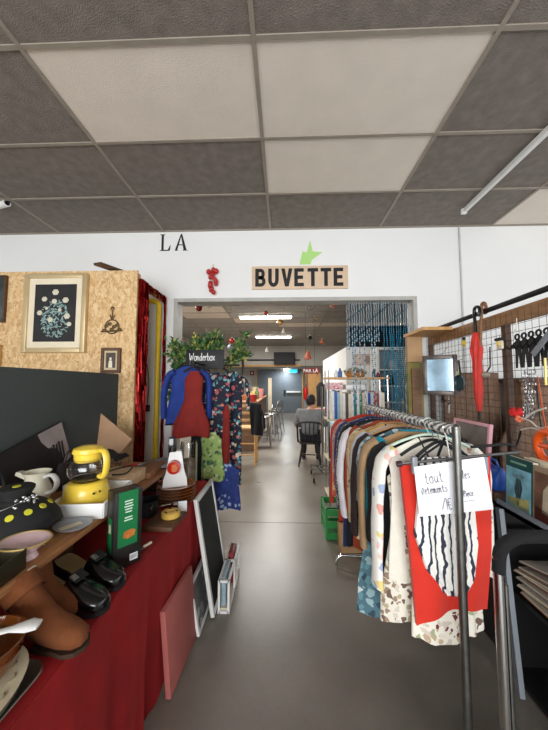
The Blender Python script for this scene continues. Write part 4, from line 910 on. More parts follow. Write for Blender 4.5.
G = [  # name, label, category, y, material, length, halfwidth, sleeve, hanger material, extra
 ('skirt', 'long white and maroon floral skirt hanging behind the red skirt', 'skirt', 1.335, maroon_f, .68, .125, 0, BLACK, dict(flare=1.1, top=.2)),
 ('skirt', 'brown and white leaf print skirt just left behind the red skirt', 'skirt', 1.385, F('leaf_print', [(226, 220, 206), (150, 128, 106), (206, 198, 182), (110, 86, 74), (176, 164, 130)], 24), .70, .17, 0, BLACK, dict(flare=1.25, top=.17, dx=-.02)),
 ('cardigan', 'ivory cardigan with pastel flower print towards its hem, third from the rail front', 'cardigan', 1.425, white_g, .62, .225, .55, MINT, dict(smat=pastel, lapel=COLL0)),
 ('top', 'black top squeezed between the ivory and turquoise cardigans', 'top', 1.50, cl('black', (28, 28, 32)), .66, .22, .42, WOODH, {}),
 ('blouse', 'tan blouse with long sleeves next to the turquoise cardigan', 'blouse', 1.55, cl('tan', (172, 140, 104)), .68, .215, .5, WOODH, {}),
 ('cardigan', 'bright turquoise cardigan on a wooden hanger', 'cardigan', 1.605, cl('turquoise', (24, 158, 184)), .54, .215, .46, WOODH, {}),
 ('dress', 'long teal and grey floral dress hanging low behind the turquoise cardigan', 'dress', 1.665, teal_f, .96, .215, .3, WOODH, dict(flare=1.2)),
 ('jacket', 'dark brown wool jacket on a wooden hanger', 'jacket', 1.73, cl('brown', (46, 32, 30)), .6, .225, .5, WOODH, {}),
 ('tunic', 'long pale lavender lace tunic in the middle of the rail', 'tunic', 1.80, lav, .92, .225, .42, WOODH, dict(flare=1.1)),
 ('cardigan', 'yellow cream cardigan with open front in mid rail', 'cardigan', 1.86, cl('butter', (216, 184, 122)), .62, .225, .5, WOODH, dict(lapel=cl('black', (28, 28, 32)))),
 ('blouse', 'beige floral blouse in mid rail before the rust cardigan', 'blouse', 1.925, cream_f, .72, .23, .52, WOODH, {}),
 ('cardigan', 'rust brown cardigan between beige floral and white blouses', 'cardigan', 1.985, cl('rust', (158, 66, 36)), .82, .23, .5, STEEL, {}),
 ('blouse', 'plain white cotton blouse showing one pale sleeve', 'blouse', 2.045, cl('white', (226, 224, 228)), .6, .235, .52, STEEL, {}),
 ('dress', 'plain black long dress behind the white blouse', 'dress', 2.105, cl('black', (28, 28, 32)), .88, .235, .4, STEEL, {}),
 ('coat', 'black and white speckled coat in the rear half of the rail', 'coat', 2.165, leop, .7, .245, .56, STEEL, {}),
 ('dress', 'navy blue dress behind the speckled coat', 'dress', 2.225, cl('navy', (38, 48, 96)), .93, .245, .44, STEEL, {}),
 ('blouse', 'orange patterned blouse near the far end of the rail', 'blouse', 2.285, orange_f, .62, .25, .5, STEEL, {}),
 ('blouse', 'grey patterned blouse next to last on the rail', 'blouse', 2.345, grey_f, .66, .25, .5, STEEL, {}),
 ('cardigan', 'brick red cardigan at the far end of the rail', 'cardigan', 2.41, cl('brick', (176, 52, 40)), .84, .255, .6, STEEL, dict(lapel=cl('brick', (176, 52, 40)))),
]
for k, (n, lab, cat, y, m_, L, hw, sl, hm, ex) in enumerate(G):
    garment(n, lab, cat, y, m_, L, hw, .016, sl, seed=k + 3, **ex)
    hl = {WOODH: 'wooden hanger', STEEL: 'thin metal hanger', BLACK: 'black plastic hanger', MINT: 'pale mint plastic hanger'}[hm]
    hanger(y, hm, hl + ' carrying the ' + short(lab), hw - .02, .068 if k in (7, 9, 2) else .09)
# front clip hanger, red skirt, striped blouse, paper notice
CY = 1.252; L0, L1 = at(398, 464, CY), at(520, 452, CY)
r = thing('clip_hanger', 'metal clip hanger with grey clips at the front end of the rail', 'hanger', (RX0, CY, L0.z))
d = (L1 - L0); MB().tube([L0, L1], .0065, 8).build('bar', STEEL, r)
xm = RX0; zm = L0.z + d.z * ((xm - L0.x) / d.x)
MB().tube(cr([(xm + .02, CY, RZ - .014), (xm + .024, CY, RZ + .012), (xm, CY, RZ + .0245), (xm - .022, CY, RZ + .008), (xm - .012, CY, RZ - .03), (xm, CY, zm)]), .0028, 6).build('hook', CHROME, r)
CLIPM = mat('clip_grey', (132, 136, 142), .35, var=.05)
for u in (414, 484):
    c = at(u, 462, CY); MB().box(c + V((0, -.0, -.012)), (.022, .024, .07), bev=.004).build('clip', CLIPM, r)
MB().tube([L0 - d * .01, L0 + d * .03], .012, 10).build('end_knob', mat('plum', (60, 36, 44), .5), r)
tag(MB().tube([at(471, 447, 1.262), at(508, 444, 1.262), at(516, 447, 1.262)], [.006, .006, .003], 8).build('hanger_arm', BLACK), 'black hanger arm sticking out to the right above the notice', 'hanger')
# skirt: flat hanging cloth with gathers
def cloth_front(name, lab, cat, poly_l, poly_r, y, m_, th=.014, fold=.007, nf=5, ph=0, bottom=None):
    r = thing(name, lab, cat, (RX0, y, poly_l[-1][1])); n = len(poly_l) - 1
    def f(a, b):
        i = min(int(b * n), n - 1); g = b * n - i
        lx, lz = [poly_l[i][j] * (1 - g) + poly_l[i + 1][j] * g for j in (0, 1)]; rx, rz = [poly_r[i][j] * (1 - g) + poly_r[i + 1][j] * g for j in (0, 1)]
        z = lz * (1 - a) + rz * a
        if bottom: z += bottom(a) * b ** 3
        return (lx * (1 - a) + rx * a, y + fold * math.sin(a * PI * nf + ph + b) * (.25 + b), z)
    MB().sheet(f, 40, 26, th).build('garment_body', m_, r, 80); return r
def pl(uv, Y): return [(at(u, v, Y).x, at(u, v, Y).z) for u, v in uv]
Y1 = 1.285
sk = cloth_front('skirt', 'plain red skirt clipped at the front of the rail', 'skirt', pl([(401, 466), (405, 500), (411, 550), (418, 628)], Y1), pl([(490, 455), (492, 500), (493, 550), (489, 611)], Y1), Y1, RED, .02, .008, 4, .5, lambda a: .03 * math.sin(a * PI) )
Y2 = 1.268
STR = pattern('navy_stripes', 'stripes', [(236, 234, 228), (236, 234, 228), (236, 234, 228), (40, 44, 66)], 11, .8, 4)
sb = cloth_front('blouse', 'white draped blouse with dark navy stripes, hung over the red skirt', 'blouse', pl([(420, 458), (419, 500), (416, 535), (428, 570), (447, 594)], Y2), pl([(470, 456), (474, 500), (478, 545), (474, 580), (462, 598)], Y2), Y2, STR, .012, .006, 7, 0, None)
COLL = mat('black_collar', (32, 34, 46), .8)
for s, pts in ((0, [(413, 466), (424, 455), (440, 444), (446, 442)]), (1, [(448, 441), (456, 446), (466, 455)])):
    MB().tube([at(u, v, 1.272) for u, v in pts], .009, 6, flat=(1, .4)).build('collar', COLL, sb)
# notice
PYY = 1.236; q = [at(u, v, PYY) for u, v in ((414, 467), (484, 457), (493, 509), (420, 517))]
r = thing('paper_notice', 'white handwritten paper notice clipped at the front of the rail', 'notice', (q[0] + q[2]) / 2)
def pf(a, b):
    p = (q[0] * (1 - a) + q[1] * a) * (1 - b) + (q[3] * (1 - a) + q[2] * a) * b; return p + V((0, .003 * math.sin(a * 3 + b * 2), 0))
MB().sheet(pf, 10, 8, .0008).build('paper', PAPER, r)
ux_ = (q[1] - q[0]).normalized(); uz_ = (q[0] - q[3]).normalized(); uz_ = (uz_ - ux_ * uz_.dot(ux_)).normalized()
PEN = mat('pen_ink', (92, 92, 104), .7)
def line(txt, u, v, h):
    m = MB(); write(m, txt, frame3(at(u, v, PYY - .0048), ux_, uz_), h, .0011); m.build('handwriting', PEN, r)
line('tout', 426, 484, .026); line('les', 463, 479, .019); line('v^etements', 422, 495, .018); line('1€', 446, 510, .025); line('Pi`ece', 464, 497, .014)
m = MB(); m.tube([at(464, 501.5, PYY - .002), at(475, 500, PYY - .002)], .0008, 5); m.build('underline', PEN, r)

# ---- hand truck
HY = .97; g = lambda u, v: at(u, v, HY)
xl = g(499, 580).x; zt = g(540, 537).z; xr = xl + .36
r = thing('hand_truck', 'chrome hand truck with black foam grip in the right foreground', 'hand truck', ((xl + xr) / 2, HY, 0))
ptsL = [(xl, HY, .06), (xl, HY, g(499, 566).z)]; 
loop = cr([(xl, HY, g(499, 572).z), (xl + .008, HY, zt - .045), (xl + .04, HY, zt - .012), (xl + .1, HY, zt), (xr - .1, HY, zt), (xr - .04, HY, zt - .012), (xr - .008, HY, zt - .045), (xr, HY, g(499, 572).z)])
MB().tube(loop, .0185, 16).build('foam_grip', FOAM, r)
for x in (xl, xr): MB().tube([(x, HY, .1), (x, HY, zt - .06)], .0155, 14).build('side_tube', CHROME, r)
for x in (xl + .035, xr - .035): MB().tube([(x, HY + .025, .1), (x, HY + .025, zt - .16)], .009, 10).build('inner_tube', DSTEEL, r)
for z in (.3,): MB().tube([(xl, HY, z), (xr, HY, z)], .01, 8).build('cross_bar', CHROME, r)
MB().b2((xl - .02, HY - .2, .012), (xr + .02, HY + .02, .02)).build('toe_plate', GREYMETAL, r)
for x in (xl - .0, xr + .0): MB().tube([(x - .02, HY + .07, .085), (x + .02, HY + .07, .085)], .084, 20).build('wheel', BLACK, r)
MB().tube([(xl, HY + .07, .085), (xr, HY + .07, .085)], .01, 8).build('axle', STEEL, r)

# ---- magazine stand with books
MX = 1.15; b0 = atX(504, 508, MX); b1 = atX(548, 540, MX)
r = thing('book_stand', 'grey metal stand holding old books, right of the clothes rail', 'stand', (1.25, 1.3, 0))
top = atX(503, 505, MX); zs = top.z
MB().b2((MX - .012, .72, zs - .022), (MX + .31, top.y + .03, zs)).build('ledge', GREYMETAL, r)
MB().b2((MX - .012, .72, zs - .022), (MX - .004, top.y + .03, zs + .022)).build('ledge_lip', GREYMETAL, r)
ft = atX(527, 732, MX - .02)
d = V((MX - .02, ft.y, .003)) - V((MX + .0, top.y, zs)); M = d.to_track_quat('Z', 'X').to_matrix()
MB().box(V((MX, top.y, zs)) + d * .5 + V((-.02, -.0, 0)), (.04, .022, d.length - .03), M=M).build('leg', GREYMETAL, r)
MB().b2((MX + .27, top.y - .02, 0), (MX + .30, top.y + .02, zs - .022)).build('leg', GREYMETAL, r)
MB().b2((MX + .27, .74, 0), (MX + .30, .78, zs - .022)).build('leg', GREYMETAL, r)
def book(lab, y0, y1, h, x, m_, art=None, dep=.03, lean=.06, group=None):
    rr = thing('book', lab, 'book', (x, (y0 + y1) / 2, zs + .001), 0, group); M = Matrix.Rotation(lean, 3, 'Y'); o = V((x, (y0 + y1) / 2, zs + .003)); H = h / 2
    MB().box(o + M @ V((dep / 2, 0, H)), (dep - .006, y1 - y0 - .004, h - .006), M=M).build('pages', CREAM, rr)
    cv = MB().box(o + M @ V((.0015, 0, H)), (.003, y1 - y0, h), M=M).build('cover', m_, rr)
    MB().box(o + M @ V((dep - .0015, 0, H)), (.003, y1 - y0, h), M=M).build('back_cover', m_, rr)
    if art:
        for poly, am, nm in art:
            m = MB(); m.prism([((y1 - y0) * -a, b * h) for a, b in poly], o + M @ V((-.0006, 0, 0)), V((0, 1, 0)), M @ V((0, 0, 1)), -.0006); m.build(nm, am, cv)
    return rr
BLUEC = mat('blue_picture', (132, 186, 202), .4, var=.35, scale=18); OCH = mat('ochre_picture', (200, 190, 120), .4, var=.3, scale=22); DKF = mat('dark_figure', (58, 50, 48), .5); TEALC = mat('teal_cover', (22, 72, 68), .45, var=.08)
yb1, yb0, yc0 = atX(504, 490, MX).y, atX(530, 490, MX).y, atX(562, 490, MX).y
book('teal old book with a blue picture of a figure on the cover', yb0 + .003, yb1, .262, MX + .004, TEALC,
     [([(-.47, .03), (.47, .03), (.47, .80), (-.47, .80)], BLUEC, 'cover_picture'), ([(-.4, .04), (.4, .04), (.42, .30), (-.42, .22)], OCH, 'cover_ground'),
      ([(-.14, .42), (-.06, .2), (.0, .1), (.06, .2), (.16, .45), (.1, .62), (-.08, .62)], DKF, 'cover_figure'), ([(-.2, .62), (.22, .64), (.22, .70), (-.2, .69)], mat('tan_plank', (186, 150, 110), .5), 'cover_plank'),
      ([(-.3, .885), (.3, .885), (.3, .92), (-.3, .92)], mat('pale_title', (130, 170, 150), .5), 'title_band')], .034, group='old books on the grey stand')
BRC = mat('brown_picture', (118, 84, 66), .5, var=.4, scale=16)
book('brown old book with a sepia picture, cropped at the right edge', yc0, yb0 - .003, .255, MX + .004, mat('sepia_cover', (150, 128, 104), .5, var=.2),
     [([(-.44, .05), (.44, .05), (.44, .9), (-.44, .9)], BRC, 'cover_picture'), ([(-.2, .2), (.2, .2), (.16, .6), (.0, .74), (-.16, .6)], mat('sepia_figure', (206, 190, 166), .5, var=.2), 'cover_figure'), ([(-.44, .05), (.44, .05), (.44, .2), (-.44, .3)], mat('maroon_band', (92, 42, 36), .5), 'cover_band')], .05, group='old books on the grey stand')
book('thick cream book standing behind the teal one on the grey stand', yb0 - .08, yb1 - .06, .265, MX + .05, CREAM, None, .035, .06, group='old books on the grey stand')
# lower black cabinet with magazines
r = thing('black_cabinet', 'black open cabinet stacked with old records, lower right', 'cabinet', (1.5, 1.0, 0)); BK = mat('cabinet_black', (22, 21, 22), .5, var=.2)
x0, x1, y0, y1 = 1.155, 1.40, .74, 1.655
MB().b2((x0 + .02, y0, .0), (x1, y0 + .02, .72)).build('side', BK, r); MB().b2((x0 + .02, y1 - .02, 0), (x1, y1, .72)).build('side', BK, r)
MB().b2((x1 - .015, y0 + .02, 0), (x1, y1 - .02, .72)).build('back', BK, r)
for z in (.02, .42): MB().b2((x0, y0 + .02, z), (x1 - .015, y1 - .02, z + .02)).build('shelf', BK, r)
cols = [(176, 128, 92), (120, 96, 72), (206, 190, 150), (150, 140, 136), (128, 70, 56), (196, 176, 140), (150, 110, 84), (110, 64, 54)]
nm_ = ['tan', 'dark olive', 'cream', 'grey', 'brick', 'buff', 'hazel', 'maroon']
for k in range(8):
    M = Matrix.Rotation(.04 * (k % 3) - .03, 3, 'Z') @ Matrix.Rotation(-.03 * k, 3, 'X')
    rr = thing('record_sleeve', nm_[k] + ' paper record sleeve in the black cabinet, ' + ['lowest', 'second from bottom', 'third from bottom', 'fourth from bottom', 'fourth from top', 'third from top', 'second from top', 'topmost'][k] + ' of its pile', 'record', (1.17, 1.43, .445 + .019 * k), group='record sleeves in the black cabinet')
    c = V((1.262 + .014 * math.sin(k * 2), 1.42 + .02 * (k % 2), .458 + k * .0235))
    MB().box(c, (.21, .26, .0035), M=M).build('sleeve', mat('sleeve%d' % k, cols[k], .7, var=.15), rr)
    MB().box(c + V((0, 0, .005)), (.205, .252, .005), M=M).build('record', mat('inner_paper', (214, 204, 186), .7), rr)

# ---- grid display along right
DX = 1.50; DY0, DY1 = 1.0, 3.10
zp = atX(470, 318, DX).z
r = thing('display_grid', 'wire mesh display panel with timber top beam on the right', 'display panel', (DX + .02, 2.0, 0))
zb = zp - .035
MB().b2((DX + .012, DY0, zb - .09), (DX + .05, DY1, zb)).build('top_beam', wood('beam_wood', (140, 98, 60), (176, 130, 86), axis='Y'), r)
m = MB(); zlo = .92
y = DY0
while y < DY1: m.tube([(DX, y, zlo), (DX, y, zb - .02)], .0016, 4); y += .05
z = zlo
while z < zb - .1: m.tube([(DX - .003, DY0, z), (DX - .003, DY1, z)], .0016, 4); z += .05
m.build('wire_mesh', mat('mesh_wire', (74, 70, 64), .5, .6), r)
for y in (DY0 + .02, DY1 - .02, 2.05): MB().b2((DX + .012, y - .02, 0), (DX + .05, y + .02, zb - .09)).build('post', WOODD, r)
tag(MB().tube([(DX, DY0 - .3, zp + .01), (DX, WY - .002, zp + .01)], .018, 12).build('black_pole', BLACK), 'long black pole running above the mesh display to the wall', 'pole')
r = thing('support_bracket', 'bent black wire ties holding the long pole to the beam', 'tie', (DX + .0, 2.45, zp)); 
MB().tube([(DX + .02 * math.cos(t), 2.2, zp + .01 + .022 * math.sin(t)) for t in [i * PI / 6 for i in range(12)]], .003, 5, True).build('tie', BLACK, r)
# umbrella
c = atX(475, 330, DX - .05); hx = DX - .045; yy = c.y
r = thing('umbrella', 'closed red umbrella with black hooked handle hanging from the black pole', 'umbrella', (hx, yy, atX(472, 420, hx).z)); Zt = lambda v: atX(475, v, hx).z
hk = cr([(hx, yy - .055, zp - .03), (hx, yy - .052, zp + .03), (hx, yy - .02, zp + .05), (hx, yy + .006, zp + .03), (hx, yy + .004, zp - .06), (hx, yy, Zt(338))])
MB().tube(hk, .012, 10).build('handle', BLACKG, r)
MB().tube([(hx, yy, Zt(338)), (hx, yy, Zt(420))], .005, 8).build('shaft', BLACK, r)
secs = []
for v, rad in ((333, .022), (336, .03), (343, .042), (350, .05), (358, .04), (362, .036), (375, .036), (390, .033), (402, .026), (409, .016), (411, .008)):
    secs.append([(hx + rad * .78 * (1 + .22 * math.sin(k * PI / 16 * 8 + v * .08)) * math.cos(k * PI / 16), yy + rad * .78 * (1 + .22 * math.sin(k * PI / 16 * 8 + v * .08)) * math.sin(k * PI / 16), Zt(v)) for k in range(32)])
MB().loft(secs).build('canopy', mat('umbrella_red', (204, 54, 44), .6, var=.12, scale=14), r, 70)
MB().tube([(hx, yy, Zt(410)), (hx, yy, Zt(419))], .007, 8).build('ferrule', BLACK, r)
# cane
a, b = atX(482, 306, DX - .03), atX(478, 398, DX - .035)
cn = tag(MB().tube(cr([(DX - .03, a.y - .045, a.z - .03), (DX - .03, a.y - .03, a.z + .012), (DX - .03, a.y, a.z + .012), (DX - .03, a.y + .01, a.z - .06), (DX - .035, b.y, b.z)]), .011, 10).build('walking_cane', wood('cane_wood', (110, 72, 44), (150, 104, 66))), 'brown wooden walking cane hooked on the pole beside the red umbrella', 'cane')
# mirror
mc = at(440, 375, 2.62); R = Matrix.Rotation(-.54, 3, 'Z'); hw_, hz_, fw = .135, .175, .036
r = thing('mirror', 'dark framed mirror hung at the far end of the wire mesh', 'mirror', (mc.x, mc.y, mc.z - hz_)); m = MB()
for x, z, a, b in ((-hw_ + fw / 2, 0, fw, 2 * hz_), (hw_ - fw / 2, 0, fw, 2 * hz_), (0, hz_ - fw / 2, 2 * hw_ - 2 * fw, fw), (0, -hz_ + fw / 2, 2 * hw_ - 2 * fw, fw)): m.box(mc + R @ V((x, 0, z)), (a, .026, b), M=R, bev=.003)
m.build('frame', mat('pewter_frame', (92, 84, 80), .4, .5, var=.3, scale=30), r)
MB().box(mc, (2 * hw_ - 2 * fw, .008, 2 * hz_ - 2 * fw), M=R).build('mirror_glass', mat('mirror_glass', (150, 176, 196), .1, 1, var=.25, scale=6), r)
MB().tube([mc + V((0, 0, hz_ - .02)), V((DX, mc.y + .1, mc.z + hz_ + .08))], .0025, 5).build('hanging_wire', STEEL, r)
def onmesh(u, v, off=.02): p = atX(u, v, DX - off); return p
def hook(p, r, top=.05): MB().tube([(p.x, p.y, p.z), (p.x, p.y, p.z + top), (DX, p.y, p.z + top)], .002, 5).build('hook_wire', STEEL, r)
p = onmesh(454, 362); r = thing('yellow_tag', 'yellow plastic tag hung on the mesh next to the mirror', 'tag', p); MB().box(p, (.012, .07, .07), rot=(.5, 0, 0), bev=.004).build('tag_body', YELLOW, r); hook(p, r)
p = onmesh(456, 373); r = thing('green_holder', 'pale green and yellow plastic holder beneath the yellow tag', 'holder', p); MB().box(p, (.02, .055, .13), rot=(-.4, 0, 0), bev=.006).build('holder_body', mat('pale_lime', (196, 206, 140), .5), r); MB().box(p + V((-.012, 0, 0)), (.006, .025, .1), rot=(-.4, 0, 0)).build('label', WHITE, r); hook(p, r, .08)
p = onmesh(461, 383, .03); r = thing('round_pan', 'dark teal round pan hung on the mesh left of the umbrella', 'pan', p)
MB().lathe([(.06, 0), (.068, .02), (.064, .02), (.057, .005), (0, .005)], p, 24, M=Matrix.Rotation(-PI / 2, 3, 'Y')).build('pan_body', mat('teal_enamel', (44, 66, 70), .35, var=.1), r); MB().tube([p + V((0, .02, .19)), V((DX, p.y + .02, p.z + .2))], .003, 5).build('hook_wire', STEEL, r); MB().tube([p + V((0, .0, .06)), p + V((0, .02, .19))], .008, 8).build('handle', BLACK, r)
p = onmesh(449, 402, .03); r = thing('steel_opener', 'silver handled kitchen tool hung low on the mesh', 'tool', p)
MB().lathe([(.02, 0), (.028, .008), (.02, .016), (0, .016)], p, 16, M=Matrix.Rotation(-PI / 2, 3, 'Y')).build('dial', CHROME, r); MB().tube([p, p + V((0, .12, .02))], .008, 8).build('handle', BLACK, r); MB().tube([p, p + V((0, .01, -.1))], .008, 8).build('handle', STEEL, r); hook(p, r, .1)
p = onmesh(500, 345); r = thing('toy_figure', 'small white and yellow trinket hung on the mesh, mid right', 'trinket', p); MB().box(p, (.02, .05, .06), bev=.008).build('trinket_body', CREAM, r); MB().box(p + V((-.012, 0, .01)), (.008, .025, .03), bev=.003).build('patch', YELLOW, r); MB().box(p + V((0, 0, .04)), (.03, .07, .02), bev=.005).build('cap', BLACK, r); hook(p, r, .07)
p = onmesh(485, 375); r = thing('white_ladle', 'white spouted scoop hung on the mesh right of the umbrella', 'scoop', p); MB().ball(p, .045, 12, (.5, 1, .6)).build('bowl', mat('grey_tin', (170, 164, 152), .35, .5), r); MB().tube([p, p + V((0, -.06, .06)), p + V((0, -.065, .2))], .006, 6).build('handle', STEEL, r)
p = onmesh(464, 343); r = thing('yellow_charm', 'small yellow and black charm dangling by the timber beam', 'charm', p); MB().ball(p, .022, 10, (.6, 1, 1.3)).build('charm_body', YELLOW, r); MB().box(p + V((0, 0, .035)), (.012, .03, .025), bev=.003).build('cap', BLACK, r); hook(p, r, .06)
p = onmesh(517, 326); r = thing('cord_loop', 'pale cord loop dangling from the timber beam', 'cord', p); MB().tube(cr([p + V((0, 0, .05)), p + V((0, .004, 0)), p + V((0, .012, -.03)), p + V((0, .022, -.02))]), .003, 6).build('cord', CREAM, r)
# black metal coat rack of figures
c0, c1 = atX(515, 345, DX - .03), atX(552, 336, DX - .03)
r = thing('hook_rack', 'black metal hook rack shaped like a row of standing figures', 'hook rack', (DX - .03, (c0.y + c1.y) / 2, c0.z - .1)); BI = mat('black_iron', (20, 20, 22), .5, .4)
n = 5; ZB = atX(530, 352, DX - .03).z
for k in range(n):
    y = c0.y + (c1.y - c0.y) * (k + .4) / n; x = DX - .03; m = MB()
    m.tube([(x, y + .016 * math.cos(t), ZB + .105 + .016 * math.sin(t)) for t in [i * PI / 8 for i in range(16)]], .006, 6, True)
    m.prism([(-.022, .02), (.022, .02), (.03, .07), (.01, .088), (-.01, .088), (-.03, .07)], (x, y, ZB), (0, 1, 0), (0, 0, 1), .005)
    m.prism([(-.022, .02), (-.026, -.09), (-.012, -.09), (-.002, .0), (.002, .0), (.012, -.09), (.026, -.09), (.022, .02)], (x, y, ZB), (0, 1, 0), (0, 0, 1), .005)
    m.tube([(x, y + .028, ZB + .07), (x - .02, y + .04, ZB + .03), (x - .04, y + .04, ZB + .05)], .004, 6)
    m.build('figure', BI, r)
MB().b2((DX - .034, c1.y - .03, ZB + .035), (DX - .022, c0.y + .03, ZB + .06)).build('rail', BI, r)
p = onmesh(541, 344, .05); r = thing('wooden_spatula', 'pale grey spatula hung slanted across the black figures', 'spatula', p); MB().box(p, (.008, .16, .035), rot=(-.75, 0, 0), bev=.003).build('blade', GREYMETAL, r)
# chain
r = thing('metal_chain', 'grey metal chain hanging in a bunch below the black figures', 'chain', onmesh(530, 410)); m = MB(); random.seed(9)
for s in range(4):
    for k in range(12):
        p = atX(525 + s * 3 + random.uniform(-1, 1), 372 + k * 4, DX - .035 - .006 * s); a = random.uniform(0, PI)
        u = V((math.cos(a), math.sin(a), 0)); m.tube([p + u * .007 * math.cos(t) + V((0, 0, .013 * math.sin(t))) for t in [i * PI / 5 for i in range(10)]], .0025, 4, True)
m.build('links', STEEL, r); 
# straps and mask
p = onmesh(541, 395, .05); tag(MB().tube(cr([atX(538, 378, DX), atX(539, 386, DX - .04), atX(541, 400, DX - .05), atX(545, 425, DX - .05), atX(547, 440, DX - .05)]), .012, 8, flat=(.3, 1)).build('strap', mat('orange_strap', (226, 92, 24), .6)), 'orange strap hanging from the mesh at the right edge', 'strap')
tag(MB().tube(cr([atX(536, 382, DX), atX(537, 390, DX - .045), atX(539, 410, DX - .045), atX(543, 440, DX - .045)]), .012, 8, flat=(.3, 1)).build('strap', BLACK), 'black strap hanging beside the orange strap', 'strap')
tag(MB().tube([atX(545, 358, DX - .04), atX(546, 385, DX - .04)], .006, 6).build('cord', YELLOW), 'short yellow cord hanging at the right edge by the figures', 'cord')
p = atX(548, 447, DX - .16); r = thing('orange_lantern', 'orange plastic lantern mask with dark openings, cut by right edge', 'lantern', p); OR = mat('orange_plastic', (226, 88, 22), .4, var=.06)
MB().tube([p + V((0, .062 * math.cos(t), .075 * math.sin(t))) for t in [i * PI / 12 for i in range(24)]], .02, 10, True).build('ring_body', OR, r); MB().tube([p + V((0, 0, .09)), p + V((.06, 0, .2)), p + V((.16, 0, .3))], .004, 6).build('strap', OR, r); MB().tube([p + V((0, -.06, 0)), p + V((0, .06, .0))], .014, 8).build('cross_bar', OR, r)
# red pompom and branch
p = atX(516, 412, 1.36); r = thing('pompom_stem', 'red and orange flower pompoms on a pale twisted twig', 'dried flower', p); random.seed(2)
m = MB()
for k in range(26): d = V((random.gauss(0, 1), random.gauss(0, 1), random.gauss(0, 1))).normalized(); m.ball(p + d * .022, .014, 6)
m.build('red_flower', mat('red_flower', (196, 34, 36), .8, var=.2), r)
q = atX(519, 419, 1.35); m = MB()
for k in range(14): d = V((random.gauss(0, 1), random.gauss(0, 1), random.gauss(0, 1))).normalized(); m.ball(q + d * .014, .010, 6)
m.build('orange_flower', mat('orange_flower', (222, 116, 84), .8), r)
TW = mat('pale_twig', (206, 200, 190), .7)
for pts in ([(519, 417), (530, 421), (540, 428), (556, 424)], [(524, 419), (534, 412), (546, 408)], [(521, 430), (531, 428), (545, 431), (556, 432)]): MB().tube(cr([atX(u, v, 1.36) for u, v in pts]), .0045, 6).build('twig', TW, r)
MB().tube(cr([atX(516, 447, 1.4), atX(519, 438, 1.4), atX(521, 430, 1.36)]), .005, 6).build('twig', BLACK, r)
# pink framed picture leaning, boxes behind
PK = mat('pink_frame', (214, 160, 168), .6, var=.05)
qs = [atX(453, 418, 1.34), atX(489, 424, 1.34), atX(490, 470, 1.34)]
ya, yb = qs[1].y, qs[0].y; zt_, zb_ = (qs[0].z + qs[1].z) / 2, qs[2].z
r = thing('pink_picture', 'dull grey picture in a pink frame leaning against the mesh display', 'picture', (1.34, (ya + yb) / 2, zb_)); m = MB(); fw = .022; M = Matrix.Rotation(.12, 3, 'Y')
cc = V((1.34, (ya + yb) / 2, (zt_ + zb_) / 2)); hy, hz = (yb - ya) / 2, (zt_ - zb_) / 2
for cy, cz, sy, sz in ((-hy + fw / 2, 0, fw, 2 * hz), (hy - fw / 2, 0, fw, 2 * hz), (0, hz - fw / 2, 2 * hy - 2 * fw, fw), (0, -hz + fw / 2, 2 * hy - 2 * fw, fw)): m.box(cc + M @ V((0, cy, cz)), (.022, sy, sz), M=M, bev=.002)
m.build('frame', PK, r); MB().box(cc, (.01, 2 * hy - 2 * fw, 2 * hz - 2 * fw), M=M).build('print', mat('grey_print_art', (112, 104, 96), .5, var=.35, scale=8), r)
# counter under the display, with jumble
r = thing('display_counter', 'dark low counter under the wire mesh display', 'counter', (1.32, 2.3, 0))
MB().b2((1.16, 1.70, .84), (1.47, 2.93, .88)).build('top', WOODD, r); MB().b2((1.2, 1.72, .0), (1.46, 2.91, .84)).build('body', mat('counter_black', (30, 27, 26), .7, var=.2), r)
for nm, lab, cat, p, s, m_ in (('blue_bag', 'blue plastic bag on the dark counter by the notice', 'bag', (1.24, 1.80, .881), (.10, .12, .12), mat('blue_plastic', (32, 84, 176), .4, var=.25, scale=20)),
        ('canvas_pouch', 'beige canvas pouch on the counter behind the red skirt', 'pouch', (1.20, 1.93, .881), (.1, .14, .16), cl('tan', (172, 140, 104))),
        ('leather_bag', 'dark brown leather bag on the counter near the pink frame', 'bag', (1.26, 2.2, .881), (.14, .2, .22), mat('dark_leather', (40, 30, 28)))):
    r = thing(nm, lab, cat, p); x, y, z = p; a_, b_, h_ = s
    MB().loft([[(x + a_ / 2 * q1 * math.copysign(abs(math.cos(t)) ** .6, math.cos(t)), y + b_ / 2 * q2 * math.copysign(abs(math.sin(t)) ** .6, math.sin(t)), z + h_ * f + .006 * math.sin(3 * t) * f) for t in [i * PI / 12 for i in range(24)]] for f, q1, q2 in ((0, .9, .95), (.2, 1.05, 1.02), (.6, .9, 1), (.9, .5, .92), (1, .3, .85))]).build('bag_body', m_, r, 70)
    MB().tube(cr([(x, y - b_ * .25, z + h_ * .95), (x - .01, y - b_ * .2, z + h_ * 1.3), (x - .01, y + b_ * .2, z + h_ * 1.3), (x, y + b_ * .25, z + h_ * .95)]), .006, 6).build('handle', m_, r)
